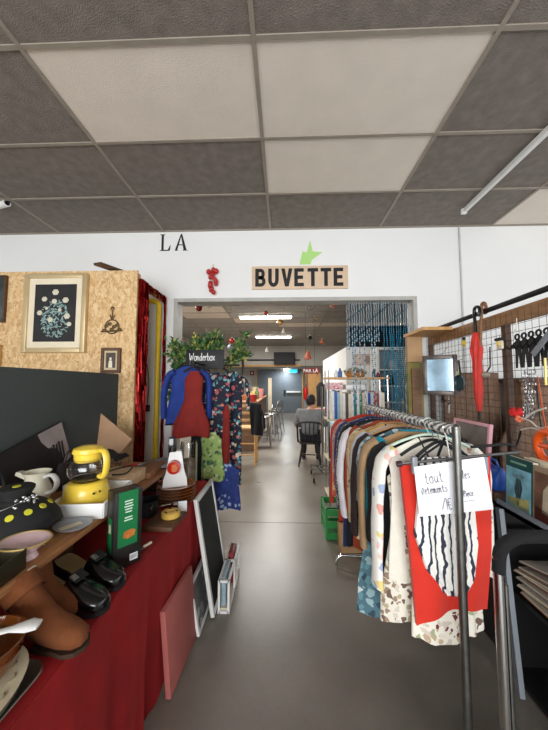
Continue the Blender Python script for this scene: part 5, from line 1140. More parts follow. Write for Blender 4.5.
# furniture against the wall behind mesh
PLK = wood('plank_brown', (92, 66, 48), (132, 98, 72), axis='Z')
r = thing('plank_panel', 'old brown panel of upright boards behind the wire mesh', 'panel', (1.86, 3.08, 0))
for k in range(5): MB().b2((1.62 + k * .11, 3.03, .01), (1.725 + k * .11, 3.05, 1.60 - .0 * k), .003).build('plank', PLK, r)
for z in (.5, 1.3): MB().b2((1.62, 3.051, z), (2.165, 3.07, z + .08)).build('cross_rail', WOODDX, r)
r = thing('wardrobe', 'tall brown wooden wardrobe behind the mesh on the right', 'wardrobe', (2.7, 2.95, 0))
MB().b2((2.25, 2.86, .06), (3.05, 3.14, 1.5), .004).build('body', PLK, r)
MB().b2((2.21, 2.83, 1.5), (3.09, 3.15, 1.54), .004).build('cornice', WOODD, r)
for x in (2.29, 2.66): MB().b2((x, 2.845, .12), (x + .35, 2.859, 1.44), .003).build('door', wood('door_brown', (96, 66, 46), (128, 92, 66), axis='Z'), r)
for x in (2.28, 2.98): MB().b2((x, 2.9, 0), (x + .06, 3.1, .06)).build('foot', WOODD, r)
r = thing('headboard', 'curved wooden bed headboard standing before the wardrobe', 'headboard', (2.25, 2.6, 0))
pts = [(-.35, 0), (.35, 0), (.35, .9)] + [(.35 * math.cos(t), .9 + .32 * math.sin(t)) for t in [i * PI / 14 for i in range(1, 14)]] + [(-.35, .9)]
MB().prism(pts, (2.2, 2.62, 0), (1, 0, 0), (0, 0, 1), .03).build('panel', wood('head_wood', (86, 60, 42), (118, 88, 64), axis='Z'), r)
MB().tube([(2.2 + .35 * math.cos(t), 2.605, .9 + .32 * math.sin(t)) for t in [i * PI / 14 for i in range(15)]], .018, 8).build('rim', WOODD, r)
# post + small top board by the opening
pa, pb = at(408, 400, 2.98), at(423, 400, 2.98)
r = thing('shelf_upright', 'narrow wooden cabinet end with a top board, right of the opening', 'cabinet', ((pa.x + pb.x) / 2, 2.98, 0)); zt2 = at(415, 337, 2.98).z
MB().b2((pa.x, 2.96, 0), (pb.x, 3.0, zt2 - .26)).build('lower_board', mat('olive_board', (128, 118, 62), .6, var=.25, scale=6), r)
MB().b2((pa.x, 2.955, zt2 - .255), (pb.x, 3.005, zt2)).build('upper_board', mat('tan_board', (176, 140, 100), .6, var=.08), r)
MB().b2((pa.x - .01, 2.6, zt2 + .001), (pb.x + .1, 3.02, zt2 + .03)).build('top_board', WOODL, r)
MB().b2((pa.x + .03, 2.94, .3), (pb.x - .03, 2.959, zt2 - .32)).build('brown_board', wood('brown_slab', (104, 74, 50), (132, 98, 70)), r)
# green crate and box under rail
r = thing('plastic_crate', 'green plastic crate on the floor beneath the far end of the rail', 'crate', (.48, 2.95, 0)); GC = mat('green_plastic', (40, 132, 62), .4, var=.06)
m = MB(); cx, cy = .52, 3.08
for z in (.004, .11, .22): m.b2((cx - .12, cy - .17, z), (cx + .12, cy - .155, z + .06)); m.b2((cx - .12, cy + .155, z), (cx + .12, cy + .17, z + .06)); m.b2((cx - .12, cy - .155, z), (cx - .105, cy + .155, z + .06)); m.b2((cx + .105, cy - .155, z), (cx + .12, cy + .155, z + .06))
for a in (-1, 1):
    for b in (-1, 1): m.b2((cx + a * .1125 - .0125, cy + b * .1625 - .0125, 0), (cx + a * .1125 + .0125, cy + b * .1625 + .0125, .28))
m.b2((cx - .115, cy - .165, .002), (cx + .115, cy + .165, .012)); m.build('crate_body', GC, r)
tag(MB().b2((.50, 2.70, .0), (.70, 2.88, .2), .004).build('cardboard_box', CARD), 'small brown cardboard box on the floor under the rail', 'box')

# =================================================================== CLOTHES STAND IN THE OPENING
_sv = (RX0, RZ)
gx = at(208, 400, 2.85).x
r = thing('clothes_stand', 'black metal clothes stand at the left of the opening', 'clothes stand', (gx, 2.9, 0))
MB().tube([(gx - .05, 2.9, .02), (gx - .05, 2.9, 1.80)], .014, 10).build('pole', BLACK, r)
for k in range(4): a = k * PI / 2 + .6; MB().tube([(gx - .05, 2.9, .05), (gx - .05 + .17 * math.cos(a), 2.9 + .17 * math.sin(a), .012)], .012, 8).build('foot', BLACK, r)
zs_ = at(208, 368, 2.85).z + .03
MB().tube([(gx - .05, 2.52, zs_), (gx - .03, 2.9, zs_), (gx + .06, 3.12, zs_)], .011, 8).build('arm', BLACK, r)
MB().tube([(gx - .3, 2.9, zs_ - .0), (gx + .3, 2.9, zs_ - .0)], .009, 8).build('arm', BLACK, r)
navyfl = F('navy_bouquet', [(18, 22, 42), (22, 26, 48), (30, 40, 70), (196, 110, 96), (90, 150, 160), (206, 180, 150), (60, 110, 120), (170, 80, 86), (120, 170, 176), (216, 204, 190)], 19)
lime = F('lime_leaf', [(150, 176, 100), (176, 196, 130), (96, 130, 76), (60, 92, 72), (190, 200, 150)], 18)
bluefl = F('blue_sprig', [(30, 52, 120), (36, 60, 132), (28, 44, 104), (36, 60, 132), (150, 170, 196)], 20)
stand = [('jacket', 'blue jacket with embroidered sleeve, leftmost on the stand in the opening', 'jacket', 187, 366, 2.74, cl('royal', (38, 62, 138)), .54, .155, .40, dict(flare=1.15, sr=.072)),
 ('jacket', 'brick red jacket in front of the blue one on the stand', 'jacket', 196, 371, 2.60, cl('dark_brick', (128, 34, 28)), .58, .085, .0, dict(flare=1.95)),
 ('dress', 'long navy dress printed with flower bouquets, frontmost floral one on the stand', 'dress', 216, 372, 2.84, navyfl, 1.16, .16, .0, dict(flare=1.05)),
 ('dress', 'long navy floral dress at the right end of the stand by the aisle', 'dress', 231, 372, 2.97, navyfl, 1.12, .13, .3, dict(flare=1.0)),
 ('blouse', 'lime green leaf patterned garment under the red jacket', 'blouse', 211, 432, 2.70, lime, .42, .10, 0, dict(flare=1.1)),
 ('trousers', 'black trousers hanging below the red jacket', 'trousers', 200, 430, 2.79, cl('black', (28, 28, 32)), .44, .085, 0, {}),
 ('skirt', 'blue sprigged skirt hanging lowest on the stand near the floor', 'skirt', 227, 462, 2.72, bluefl, .40, .125, 0, dict(flare=1.1)),
 ('scarf', 'brick red scarf hanging down between the two floral dresses', 'scarf', 227, 405, 2.75, cl('dark_brick', (128, 34, 28)), .52, .035, 0, dict(flare=1.1))]
for k, (n, lab, cat, u_, v_, Y, m_, L, hw, sl, ex) in enumerate(stand):
    p = at(u_, v_, Y); RX0 = p.x; RZ = p.z + .058
    garment(n, lab, cat, Y, m_, L, hw, .03 if k < 2 else .022, sl, seed=40 + k, neck=min(.05, hw * .6), **ex)
RX0, RZ = _sv
for u_, Y, lab in ((190, 2.74, 'black hanger carrying the blue jacket on the stand'), (197, 2.60, 'black hanger carrying the brick red jacket on the stand'), (216, 2.84, 'black hanger carrying the front floral dress on the stand')):
    p = at(u_, 366, Y); r = thing('clothes_hanger', lab, 'hanger', (p.x, Y, p.z), group='hangers on the opening stand')
    MB().tube(cr([(p.x - .12, Y, p.z - .05), (p.x, Y, p.z), (p.x + .12, Y, p.z - .05)]), .009, 8).build('shoulder_bar', BLACK, r)
    MB().tube(cr([(p.x, Y, p.z), (p.x, Y, p.z + .04), (p.x + .02, Y, p.z + .06), (p.x + .012, Y, p.z + .085)]), .003, 6).build('hook', STEEL, r)
p0, p1 = at(186, 369, 2.83), at(224, 350, 2.83)
r = thing('shop_sign', 'black board with white script lettering among the green garland', 'sign', ((p0.x + p1.x) / 2, 2.83, p0.z))
MB().b2((p0.x, 2.82, p0.z), (p1.x, 2.835, p1.z), .002).build('board', BLACK, r)
MB().tube([(gx - .05, 2.83, p0.z + .03), (gx - .05, 2.9, p0.z + .03)], .008, 6).build('bracket', BLACK, r)
m = MB(); write(m, 'Wonderbox', frame3(at(189.5, 360.5, 2.815), (1, 0, 0), (0, 0, 1)), .043, .004, .08); m.build('lettering', WHITE, r)
# garland
r = thing('garland', 'bushy green foliage garland over the clothes stand at the opening', 'garland', (gx, 3.0, 1.6)); random.seed(31)
LG = [mat('leaf_green', (78, 122, 58), .6, var=.3, scale=30), mat('leaf_dark', (46, 82, 50), .6, var=.3, scale=30), mat('leaf_gold', (176, 172, 84), .6, var=.25, scale=30)]
def leaf(m, p, d, n_, l, w_):
    s_ = d.cross(n_).normalized(); a = [m.bm.verts.new(q) for q in (p, p + d * l * .45 + s_ * w_ + n_ * l * .08, p + d * l, p + d * l * .45 - s_ * w_ + n_ * l * .08)]; m._f(a)
m = MB(); br = MB()
stems = []
for k in range(15):
    u0 = 186 + k * 3.4; b = at(u0, 366 - 4 * math.sin(k), 3.02); t = at(u0 + random.uniform(-12, 12) * (1 + (k > 10)), 340 + random.uniform(-5, 14) + (6 if k > 11 or k < 2 else 0), random.uniform(2.92, 3.1)); stems.append((b, t, 85))
for k in range(9):
    b = at(187, 355 + k * 2, 3.04); t = at(random.uniform(167, 178), 352 + k * 6, random.uniform(2.95, 3.1)); stems.append((b, t, 60))
for b, t, n_ in stems:
    mid_ = (b + t) / 2 + V((0, 0, .04)); P = cr([b, mid_, t], 5); br.tube(P, .003, 4)
    for i in range(n_):
        p = P[random.randrange(1, len(P))] + V((random.gauss(0, .03), random.gauss(0, .03), random.gauss(0, .03)))
        d = (t - b).normalized() + V((random.gauss(0, .7), random.gauss(0, .7), random.gauss(0, .5))); d.normalize(); n2 = V((random.gauss(0, 1), random.gauss(0, 1) - .5, random.gauss(0, 1) + .5)).normalized()
        m.mi = random.choice((0, 0, 1, 1, 2)) if t.z > 1.65 else random.choice((0, 1, 1)); leaf(m, p, d, n2, random.uniform(.035, .075), random.uniform(.008, .017))
m.build('foliage', LG, r); br.build('branches', mat('branch', (84, 64, 44), .8), r)

# =================================================================== BEAD CURTAIN
m = MB(); random.seed(13); BY = WY + .075
def bead(m, p, rd):
    v = [m.bm.verts.new(p + V(q) * rd) for q in ((1, 0, 0), (0, 1, 0), (-1, 0, 0), (0, -1, 0), (0, 0, 1.5), (0, 0, -1.5))]
    for a, b in ((0, 1), (1, 2), (2, 3), (3, 0)): m._f([v[a], v[b], v[4]]); m._f([v[b], v[a], v[5]])
zt0 = ZT - .036
for i in range(30):
    u_ = 347 + i * 2.45; v1 = random.choice((333, 342, 350, 360, 395, 408)) if u_ < 386 else random.choice((400, 420, 425, 430)); x = at(u_, 320, BY).x; z1 = at(u_, v1, BY).z
    pull = (at(398, 400, BY).x - x) * .55 if u_ > 385 else 0; n_ = int((zt0 - z1) / .022)
    pts = []
    for k in range(n_):
        f = k / max(1, n_); z = zt0 - .01 - k * .022; g_ = max(0, min(1, (2.15 - z) / .7)) ** 1.3
        q = V((x + pull * g_ + .003 * math.sin(k * 1.3 + i), BY + .012 * math.sin(i * 2.1) + .03 * g_ * math.sin(i * 1.7), z)); pts.append(q); m.mi = 0 if (z > 2.12 and (k + i) % 9) or u_ < 380 and (k + i) % 3 else 1; bead(m, q, .0072 if z > 2.05 else .0088)
    if len(pts) > 1: m.mi = 0; m.tube([(x, BY, zt0)] + pts[::4] + [pts[-1]], .0011, 3)
tag(m.build('bead_curtain', [mat('clear_bead', (196, 216, 228), .15, var=.1, trans=.3), mat('blue_bead', (30, 120, 150), .2, var=.15, coat=.4)]), 'blue bead curtain hanging in the right half of the opening', 'curtain', kind='stuff')

# =================================================================== BACK HALL
# bookshelf
BSY = 3.62; xa, xb = at(327, 400, BSY).x, at(384, 400, BSY).x; zt_ = at(350, 377.5, BSY).z; zm_ = at(350, 418, BSY).z
r = thing('bookshelf', 'metal framed bookshelf with tan boards behind the clothes rail', 'bookshelf', ((xa + xb) / 2, BSY, 0))
for x in (xa, xb):
    for y in (BSY - .14, BSY + .14): MB().tube([(x, y, 0), (x, y, zt_ + (.09 if x == xa else .02))], .011, 8).build('post', CHROME, r)
for z in (zt_, zm_, .62, .2): MB().b2((xa - .02, BSY - .16, z - .022), (xb + .02, BSY + .16, z)).build('shelf', WOODL if z == zt_ else CREAM, r)
bc = [('white', (230, 230, 228), .95), ('royal blue', (52, 100, 166), .98), ('pale blue', (150, 182, 206), .9), ('ivory', (224, 214, 190), .96), ('white', (238, 236, 232), .88), ('dark patterned', (86, 76, 66), .9), ('cream', (232, 220, 196), .84), ('white', (240, 240, 240), .92),
      ('teal', (40, 120, 120), .86), ('white', (234, 236, 236), .98), ('green', (52, 128, 92), .82), ('beige', (214, 192, 160), .9), ('white', (232, 230, 222), .96), ('cobalt', (40, 84, 160), .9), ('pale grey', (196, 198, 200), .9), ('red', (170, 52, 44), .95), ('red brown', (146, 66, 50), .9), ('white', (236, 236, 236), .94), ('cream', (226, 214, 190), .9)]
ords = ['first', 'second', 'third', 'fourth', 'fifth', 'sixth', 'seventh', 'eighth', 'ninth', 'tenth']
x = xa + .035; W_ = (xb - xa - .07) / len(bc); hb = (zt_ - zm_) * .70
for k, (nm, c, h) in enumerate(bc):
    nb = len(bc); pos = ords[k] + ' from the left' if k < 10 else ords[nb - 1 - k] + ' from the right'
    rr = thing('book', nm + ' spined book on the metal bookshelf, ' + pos + ' in the upright row', 'book', (x + W_ / 2, BSY - .05, zm_ + .001), group='books on the metal bookshelf'); M_ = mat('spine_' + nm.replace(' ', '_'), c, .55, var=.12, scale=30)
    MB().b2((x + .001, BSY - .13, zm_ + .001), (x + W_ - .001, BSY + .05, zm_ + hb * h), .002).build('cover', M_, rr)
    MB().b2((x + .003, BSY - .125, zm_ + hb * h), (x + W_ - .003, BSY + .045, zm_ + hb * h + .003)).build('pages', CREAM, rr); x += W_
for u0, u1, v0, v1, nm, lab, m_ in ((328, 343, 393, 386, 'gift_box', 'pink and white patterned box lying on the books at left', F('pink_box', [(226, 170, 176), (236, 214, 214), (196, 90, 104), (240, 234, 232)], 30)), (346, 366, 392, 387, 'flat_box', 'white flat box lying on the books at right', WHITE)):
    a, b = at(u0, v0, BSY - .12), at(u1, v1, BSY - .12); z_ = zm_ + hb * .985 + .006
    tag(MB().b2((a.x, BSY - .12, z_), (b.x, BSY + .1, z_ + abs(b.z - a.z)), .003).build(nm, m_), lab, 'box')
for k, (u_, lab, c, h) in enumerate(((336, 'white bottle on the top board of the bookshelf', (226, 228, 230), .09), (340, 'blue bottle on the top board of the bookshelf', (70, 110, 170), .11), (374, 'dark purple vase on the top board of the bookshelf', (60, 44, 70), .1), (378, 'small maroon jar at the right end of the top board', (110, 30, 40), .06))):
    p = at(u_, 376, BSY - .06); MB_ = MB().lathe([(.022, 0), (.026, .01), (.026, h * .6), (.012, h * .8), (.012, h), (0, h)], (p.x, BSY - .06, zt_ + .001), 14); tag(MB_.build('bottle' if k < 2 else 'vase', mat('pot%d' % k, c, .3, var=.05)), lab, 'bottle' if k < 2 else 'vase')
a = at(356, 376, BSY); r = thing('flower_basket', 'woven basket piled with dried yellow and mauve flowers on the top board', 'flower basket', (a.x, BSY + .02, zt_)); random.seed(6)
MB().lathe([(.1, .001), (.13, .04), (.14, .06), (.1, .062), (0, .05)], (a.x, BSY + .02, zt_), 20, sy=.6).build('basket', mat('wicker', (170, 118, 66)), r)
m = MB()
for k in range(70):
    m.mi = k % 4; t = random.uniform(0, 2 * PI); q = math.sqrt(random.random()); m.ball((a.x + .14 * q * math.cos(t), BSY + .02 + .08 * q * math.sin(t), zt_ + .075 + .05 * (1 - q)), .016, 6)
m.build('dried_flowers', [mat('fl_a', (196, 180, 110), .8), mat('fl_b', (146, 126, 150), .8), mat('fl_c', (120, 130, 90), .8), mat('fl_d', (206, 190, 160), .8)], r)
# partitions
PY = 4.9; pa, pb = at(346, 347, PY), at(379, 346, PY); PZ = pa.z; pf_ = atX(323, 363, pa.x).y
r = thing('white_partition', 'white partition panels behind the bookshelf, one side running down the hall', 'partition', (pa.x, PY, 0))
MB().b2((pa.x, PY, 0), (pb.x, PY + .04, PZ)).build('front_panel', WALL, r); MB().b2((pa.x, PY + .04, 0), (pa.x + .04, min(pf_, 9.5), PZ)).build('side_panel', WALL, r)
a, b = at(353, 365.5, PY), at(373, 354, PY); r = thing('portrait_picture', 'small picture of two pale rounded faces on the white partition', 'picture', ((a.x + b.x) / 2, PY - .01, a.z))
MB().b2((a.x, PY - .015, a.z), (b.x, PY - .001, b.z)).build('canvas', mat('picture_pink', (196, 176, 166), .6, var=.15, scale=20), r)
for f in (.3, .7):
    m = MB(); m.prism([((b.x - a.x) * .16 * math.cos(t), (b.z - a.z) * .36 * math.sin(t)) for t in [i * PI / 7 for i in range(14)]], (a.x + (b.x - a.x) * f, PY - .0155, (a.z + b.z) / 2), (1, 0, 0), (0, 0, 1), .002); m.build('painted_face', mat('painted_face%d' % int(f * 10), (214, 190, 176) if f < .5 else (150, 130, 122), .6, var=.3, scale=50), r)
# white framed cabinet behind beads
CY2 = 4.5; a, b = at(379, 430, CY2), at(406, 347, CY2)
r = thing('display_case', 'white framed display case behind the blue bead curtain', 'display case', ((a.x + b.x) / 2, CY2 + .2, 0))
for x0_, x1_, z0_, z1_ in ((a.x, a.x + .03, 0, b.z), (b.x - .03, b.x, 0, b.z), (a.x + .03, b.x - .03, b.z - .04, b.z), (a.x + .03, b.x - .03, .9, .94), (a.x + .03, b.x - .03, .05, .09)): MB().b2((x0_, CY2, z0_), (x1_, CY2 + .38, z1_)).build('frame_bar', WHITE, r)
MB().b2((a.x + .03, CY2 + .36, .09), (b.x - .03, CY2 + .38, b.z - .04)).build('back_panel', mat('case_back', (150, 170, 186), .6, var=.1), r)
for k in range(3): MB().b2((a.x + .03, CY2 + .02, 1.2 + k * .25), (b.x - .03, CY2 + .35, 1.215 + k * .25)).build('shelf', WHITE, r)
for k, (c, lab) in enumerate((((60, 100, 130), 'blue pot on the lower shelf inside the white display case'), ((40, 44, 52), 'dark pot on the middle shelf inside the white display case'), ((206, 206, 200), 'white pot on the top shelf inside the white display case'))):
    tag(MB().lathe([(.04, 0), (.07, .03), (.07, .1), (.045, .14), (.05, .16), (0, .15)], ((a.x + b.x) / 2 - .05 + .06 * k, CY2 + .15, 1.216 + k * .25), 16).build('pot', mat('case_pot%d' % k, c, .3)), lab, 'pot')
q0 = at(350, 342, 7.6); r = thing('wall_shade_board', 'added black board as shade of the unlit wall behind the white partition', 'board', (2.2, 7.6, 2.1))  # added black board stands in for the rear right wall in shade
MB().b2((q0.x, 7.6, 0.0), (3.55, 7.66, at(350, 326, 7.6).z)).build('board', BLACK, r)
# rolling rack base and post
RY_ = 4.55; p0 = at(315.5, 458, RY_); xx0, xx1 = at(313, 460, RY_).x, at(330, 460, RY_).x
r = thing('rolling_rack', 'white wheeled rack frame on the floor beyond the clothes rail', 'rack', ((xx0 + xx1) / 2, RY_, 0))
for y in (RY_ - .02, RY_ + .42): MB().tube([(xx0, y, .14), (xx1 + .25, y, .14)], .013, 8).build('base_bar', CHROME, r)
MB().tube([(xx0 + .1, RY_ + .4, .14), (xx0 + .16, RY_ - .02, .14)], .013, 8).build('base_bar', CHROME, r)
for x in (xx0 + .01, xx1 + .24):
    for y in (RY_ - .02, RY_ + .42): MB().tube([(x - .012, y, .035), (x + .012, y, .035)], .034, 12).build('caster', BLACK, r); MB().tube([(x, y, .05), (x, y, .14)], .009, 6).build('caster_stem', STEEL, r)
MB().tube([(at(323.5, 400, RY_).x, RY_ + .2, .14), (at(323.5, 400, RY_).x, RY_ + .2, 1.45)], .014, 8).build('post', CHROME, r)
MB().tube([(xx0, RY_ + .2, .14), (xx1 + .25, RY_ + .2, .14)], .013, 8).build('base_bar', CHROME, r)
# windsor chair
PYc = 5.55; pc_ = at(310, 441, PYc); CX = pc_.x; WD = mat('black_stained_wood', (38, 28, 24), .45, var=.2)
r = thing('windsor_chair', 'dark spindle back wooden chair under the seated person', 'chair', (CX, PYc, 0), -.12)
R = Matrix.Rotation(-.12, 3, 'Z'); L_ = lambda x, y, z: V((CX, PYc, 0)) + R @ V((x, y, z)); SH = .44
MB().loft([[L_(.21 * math.copysign(abs(math.cos(t)) ** .7, math.cos(t)), .2 * math.copysign(abs(math.sin(t)) ** .7, math.sin(t)), z) for t in [i * PI / 12 for i in range(24)]] for z in (SH - .035, SH)]).build('seat', WD, r)
for sx in (-1, 1):
    for sy in (-1, 1): MB().tube([L_(sx * .13, sy * .12, SH - .03), L_(sx * .16, sy * .16, SH * .5), L_(sx * .2, sy * .21, .004)], [.014, .021, .013], 8).build('leg', WD, r)
    MB().tube([L_(sx * .155, -.155, .18), L_(sx * .155, .155, .18)], .01, 6).build('stretcher', WD, r)
MB().tube([L_(-.155, 0, .18), L_(.155, 0, .18)], .01, 6).build('stretcher', WD, r)
MB().tube(cr([L_(-.21, -.17, SH), L_(-.215, -.22, SH + .2), L_(-.2, -.25, SH + .34), L_(0, -.27, SH + .37), L_(.2, -.25, SH + .34), L_(.215, -.22, SH + .2), L_(.21, -.17, SH)]), .016, 8).build('back_hoop', WD, r)
for k in range(-2, 3): MB().tube([L_(k * .07, -.18, SH), L_(k * .075, -.255, SH + .35)], .009, 6).build('spindle', WD, r)
# person
def skin(vs_, es, rad, root=0, sub=2):
    me = bpy.data.meshes.new('s'); me.from_pydata([tuple(v) for v in vs_], es, []); o = bpy.data.objects.new('s', me); COL.objects.link(o)
    o.modifiers.new('k', 'SKIN'); sv = me.skin_vertices[0].data
    for i, rr in enumerate(rad): sv[i].radius = rr if isinstance(rr, tuple) else (rr, rr); sv[i].use_root = (i == root)
    o.modifiers.new('u', 'SUBSURF').levels = sub
    dg = bpy.context.evaluated_depsgraph_get(); out = bpy.data.meshes.new_from_object(o.evaluated_get(dg)); bpy.data.objects.remove(o); return out
SKIN = mat('skin', (196, 146, 120), .55, var=.05); B = lambda x, y, z: L_(x, y + .02, z)
# joints: facing +y (away from the camera), leaning to the right over the table
J = dict(pel=B(0, -.02, .53), bel=B(0, -.03, .68), che=B(.01, -.01, .88), nek=B(.02, .02, 1.03), hea=B(.035, .045, 1.14), top=B(.04, .05, 1.21),
    ls=B(-.19, 0, .95), le=B(-.26, .1, .70), lw=B(-.1, .32, .72), rs=B(.21, 0, .95), re=B(.31, .12, .71), rw=B(.2, .36, .76),
    lh=B(-.09, .02, .52), lk=B(-.13, .42, .52), la=B(-.14, .40, .09), lt=B(-.15, .55, .045), rh=B(.09, .02, .52), rk=B(.13, .42, .52), ra=B(.14, .38, .09), rt=B(.15, .53, .045))
nm = list(J); ix = {k: i for i, k in enumerate(nm)}
E_s = [('pel', 'bel'), ('bel', 'che'), ('che', 'nek'), ('nek', 'hea'), ('hea', 'top'), ('che', 'ls'), ('ls', 'le'), ('le', 'lw'), ('che', 'rs'), ('rs', 're'), ('re', 'rw'), ('pel', 'lh'), ('lh', 'lk'), ('lk', 'la'), ('la', 'lt'), ('pel', 'rh'), ('rh', 'rk'), ('rk', 'ra'), ('ra', 'rt')]
RAD = dict(pel=.12, bel=.115, che=.13, nek=.055, hea=.085, top=.07, ls=.06, le=.042, lw=.03, rs=.06, re=.042, rw=.03, lh=.085, lk=.06, la=.04, lt=.035, rh=.085, rk=.06, ra=.04, rt=.035)
vsx = [J[k] for k in nm]; rd = [RAD[k] for k in nm]
m = MB(); m.mesh(skin(vsx, [(ix[a], ix[b]) for a, b in E_s], rd), Matrix.Identity(4))
hc = J['hea'] + V((0, 0, .02)); HR = R @ Matrix.Rotation(-.55, 3, 'Z')
m.lathe([(.0, -.115), (.035, -.112), (.055, -.09), (.07, -.05), (.078, 0), (.077, .05), (.062, .09), (.035, .112), (0, .12)], hc, 20, M=HR, sx=.95, sy=1.18)
m.ball(hc + HR @ V((0, .1, -.02)), .016, 8, (.8, 1.3, 1.3))
for s_ in (-1, 1): m.ball(hc + HR @ V((s_ * .077, -.0, -.01)), .026, 8, (.4, .8, 1.2)); m.ball(hc + HR @ V((s_ * .03, .082, .01)), .009, 6)
m.tube([hc + HR @ V((-.022, .086, -.058)), hc + HR @ V((.022, .086, -.058))], .006, 6)
for wr, dx in (('lw', 1), ('rw', -1)):
    w0 = J[wr]; f0 = R @ V((dx * .35, .9, 0)).normalized(); s0 = R @ V((.9, -dx * .35, 0)).normalized()
    m.tube([w0, w0 + f0 * .05, w0 + f0 * .095], [.028, .04, .036], 10, flat=(1, .45))
    for q in range(4): a0 = w0 + f0 * .085 + s0 * (q - 1.5) * .02; ln = (.06, .072, .068, .052)[q]; m.tube([a0, a0 + f0 * ln * .5 + V((0, 0, .004)), a0 + f0 * ln + V((0, 0, -.014))], [.0095, .0085, .007], 6)
    m.tube([w0 + f0 * .03 - s0 * dx * -.03, w0 + f0 * .06 + s0 * dx * .055, w0 + f0 * .085 + s0 * dx * .06], [.013, .0105, .008], 6)
pr = m.build('person', SKIN, None, 80); tag(pr, 'person in a grey sweater with dark hair, seated with back turned', 'person')
sub_ = ['pel', 'bel', 'che', 'nek', 'ls', 'le', 'lw', 'rs', 're', 'rw']; six = {k: i for i, k in enumerate(sub_)}
SWR = dict(pel=.18, bel=.185, che=.19, nek=.08, ls=.098, le=.07, lw=.05, rs=.098, re=.07, rw=.045); sp_ = {k: J[k] for k in sub_}; sp_['nek'] = J['nek'] + V((0, 0, -.035))
MB().mesh(skin([sp_[k] for k in sub_], [(six[a], six[b]) for a, b in E_s if a in six and b in six], [SWR[k] for k in sub_]), Matrix.Identity(4)).build('sweater', cl('heather_grey', (122, 124, 126)), pr, 80)
tr = ['pel', 'lh', 'lk', 'la', 'rh', 'rk', 'ra']; tix = {k: i for i, k in enumerate(tr)}
MB().mesh(skin([J[k] for k in tr], [(tix[a], tix[b]) for a, b in E_s if a in tix and b in tix], [.14, .1, .076, .055, .1, .076, .055]), Matrix.Identity(4)).build('trousers', cl('dark_trousers', (40, 42, 50)), pr, 80)
for a_, t_ in (('la', 'lt'), ('ra', 'rt')): MB().tube([J[a_] + V((0, 0, -.045)) - R @ V((0, .05, 0)), J[a_] + V((0, 0, -.045)), J[t_] + V((0, 0, -.004)), J[t_] + R @ V((0, .04, -.008))], [.035, .044, .042, .028], 10, flat=(1, .9)).build('shoe', BLACK, pr)
hb_ = MB(); random.seed(17)
hb_.lathe([(.06, -.07), (.083, -.045), (.088, 0), (.086, .05), (.07, .1), (.04, .125), (0, .133)], hc + HR @ V((0, -.022, .008)), 20, M=HR, sx=.97, sy=1.1)
for k in range(60):
    d = V((random.gauss(0, 1), random.gauss(0, 1) - .6, random.gauss(0, 1) + .4)).normalized(); hb_.ball(hc + HR @ V((d.x * .078, d.y * .09 - .022, d.z * .11 + .01)), .016, 6)
hb_.build('hair', mat('dark_hair', (28, 22, 20), .6, var=.3, scale=40), pr, 80)
# table beside person
r = thing('work_table', 'small table the seated person leans on, mostly behind the bookshelf', 'table', (CX + .45, PYc + .45, 0)); tx0, tx1, ty0, ty1 = CX + .02, CX + .75, PYc + .30, PYc + 1.1
MB().b2((tx0 + .32, ty0 - .5, .69), (pa.x - .02, ty1, .72)).build('tabletop', mat('pale_blue_top', (150, 186, 196), .5), r)
for x in (tx0 + .36, pa.x - .06):
    for y in (ty0 - .46, ty1 - .05): MB().b2((x - .02, y - .02, 0), (x + .02, y + .02, .69)).build('leg', STEEL, r)
p = at(318, 402, 5.9); tag(MB().box((p.x + .06, 5.95, .721 + .14), (.24, .1, .28), rot=(0, 0, .2), bev=.01).build('checked_bag', F('pink_check', [(226, 130, 130), (236, 190, 186), (196, 60, 70), (240, 226, 222)], 26)), 'pink and red patterned paper bag on the table by the person', 'bag')
# right far: panel door, extinguisher, coats, sign
p0, p1 = at(308.5, 410, 12.2), at(318, 373, 12.2)
r = thing('timber_screen', 'tan wooden panel standing at the far right before the grey doors', 'panel', ((p0.x + p1.x) / 2, 12.2, 0)); MB().b2((p0.x, 12.2, 0), (p1.x + .1, 12.24, p1.z)).build('board', WOODL, r); MB().b2((p0.x - .02, 12.19, p1.z + .001), (p1.x + .12, 12.25, p1.z + .04)).build('top_trim', WOODM, r)
MB().b2((p0.x - .1, 12.25, 0), (p1.x + .1, 12.29, p1.z)).build('back_brace', WOODM, r)
p = at(305.8, 392, 11.5); r = thing('fire_extinguisher', 'red fire extinguisher by the far grey door', 'fire extinguisher', (p.x, 11.5, .9)); ER = mat('extinguisher_red', (190, 24, 26), .3)
MB().lathe([(.07, .9), (.08, .92), (.08, 1.3), (.05, 1.38), (.025, 1.4), (0, 1.4)], (p.x, 11.5, 0), 16).build('cylinder', ER, r); MB().box((p.x, 11.5, 1.44), (.04, .12, .06)).build('valve', BLACK, r); MB().tube(cr([(p.x, 11.44, 1.42), (p.x - .09, 11.46, 1.3), (p.x - .09, 11.48, 1.05)]), .012, 6).build('hose', BLACK, r)
MB().b2((p.x - .05, 11.59, .0), (p.x + .05, 11.64, 1.35)).build('stand_post', GREYMETAL, r)
p = at(321, 385, 7.2); r = thing('coat', 'dark coat hanging on the far end of the white partition', 'coat', (p.x, 7.2, 1.0))
MB().loft([[(p.x + a_ * math.cos(t), 7.2 + b_ * math.sin(t) * (1 + .1 * math.sin(5 * t)), z) for t in [i * PI / 10 for i in range(20)]] for z, a_, b_ in ((.95, .11, .1), (1.2, .11, .09), (1.42, .12, .08), (1.5, .07, .05), (1.54, .03, .03))]).build('coat_body', cl('black', (28, 28, 32)), r)
MB().tube([(p.x, 7.2, 1.53), (p.x, 7.2, 1.7), (pa.x + .0, 7.2, 1.72)], .006, 6).build('hook', STEEL, r)
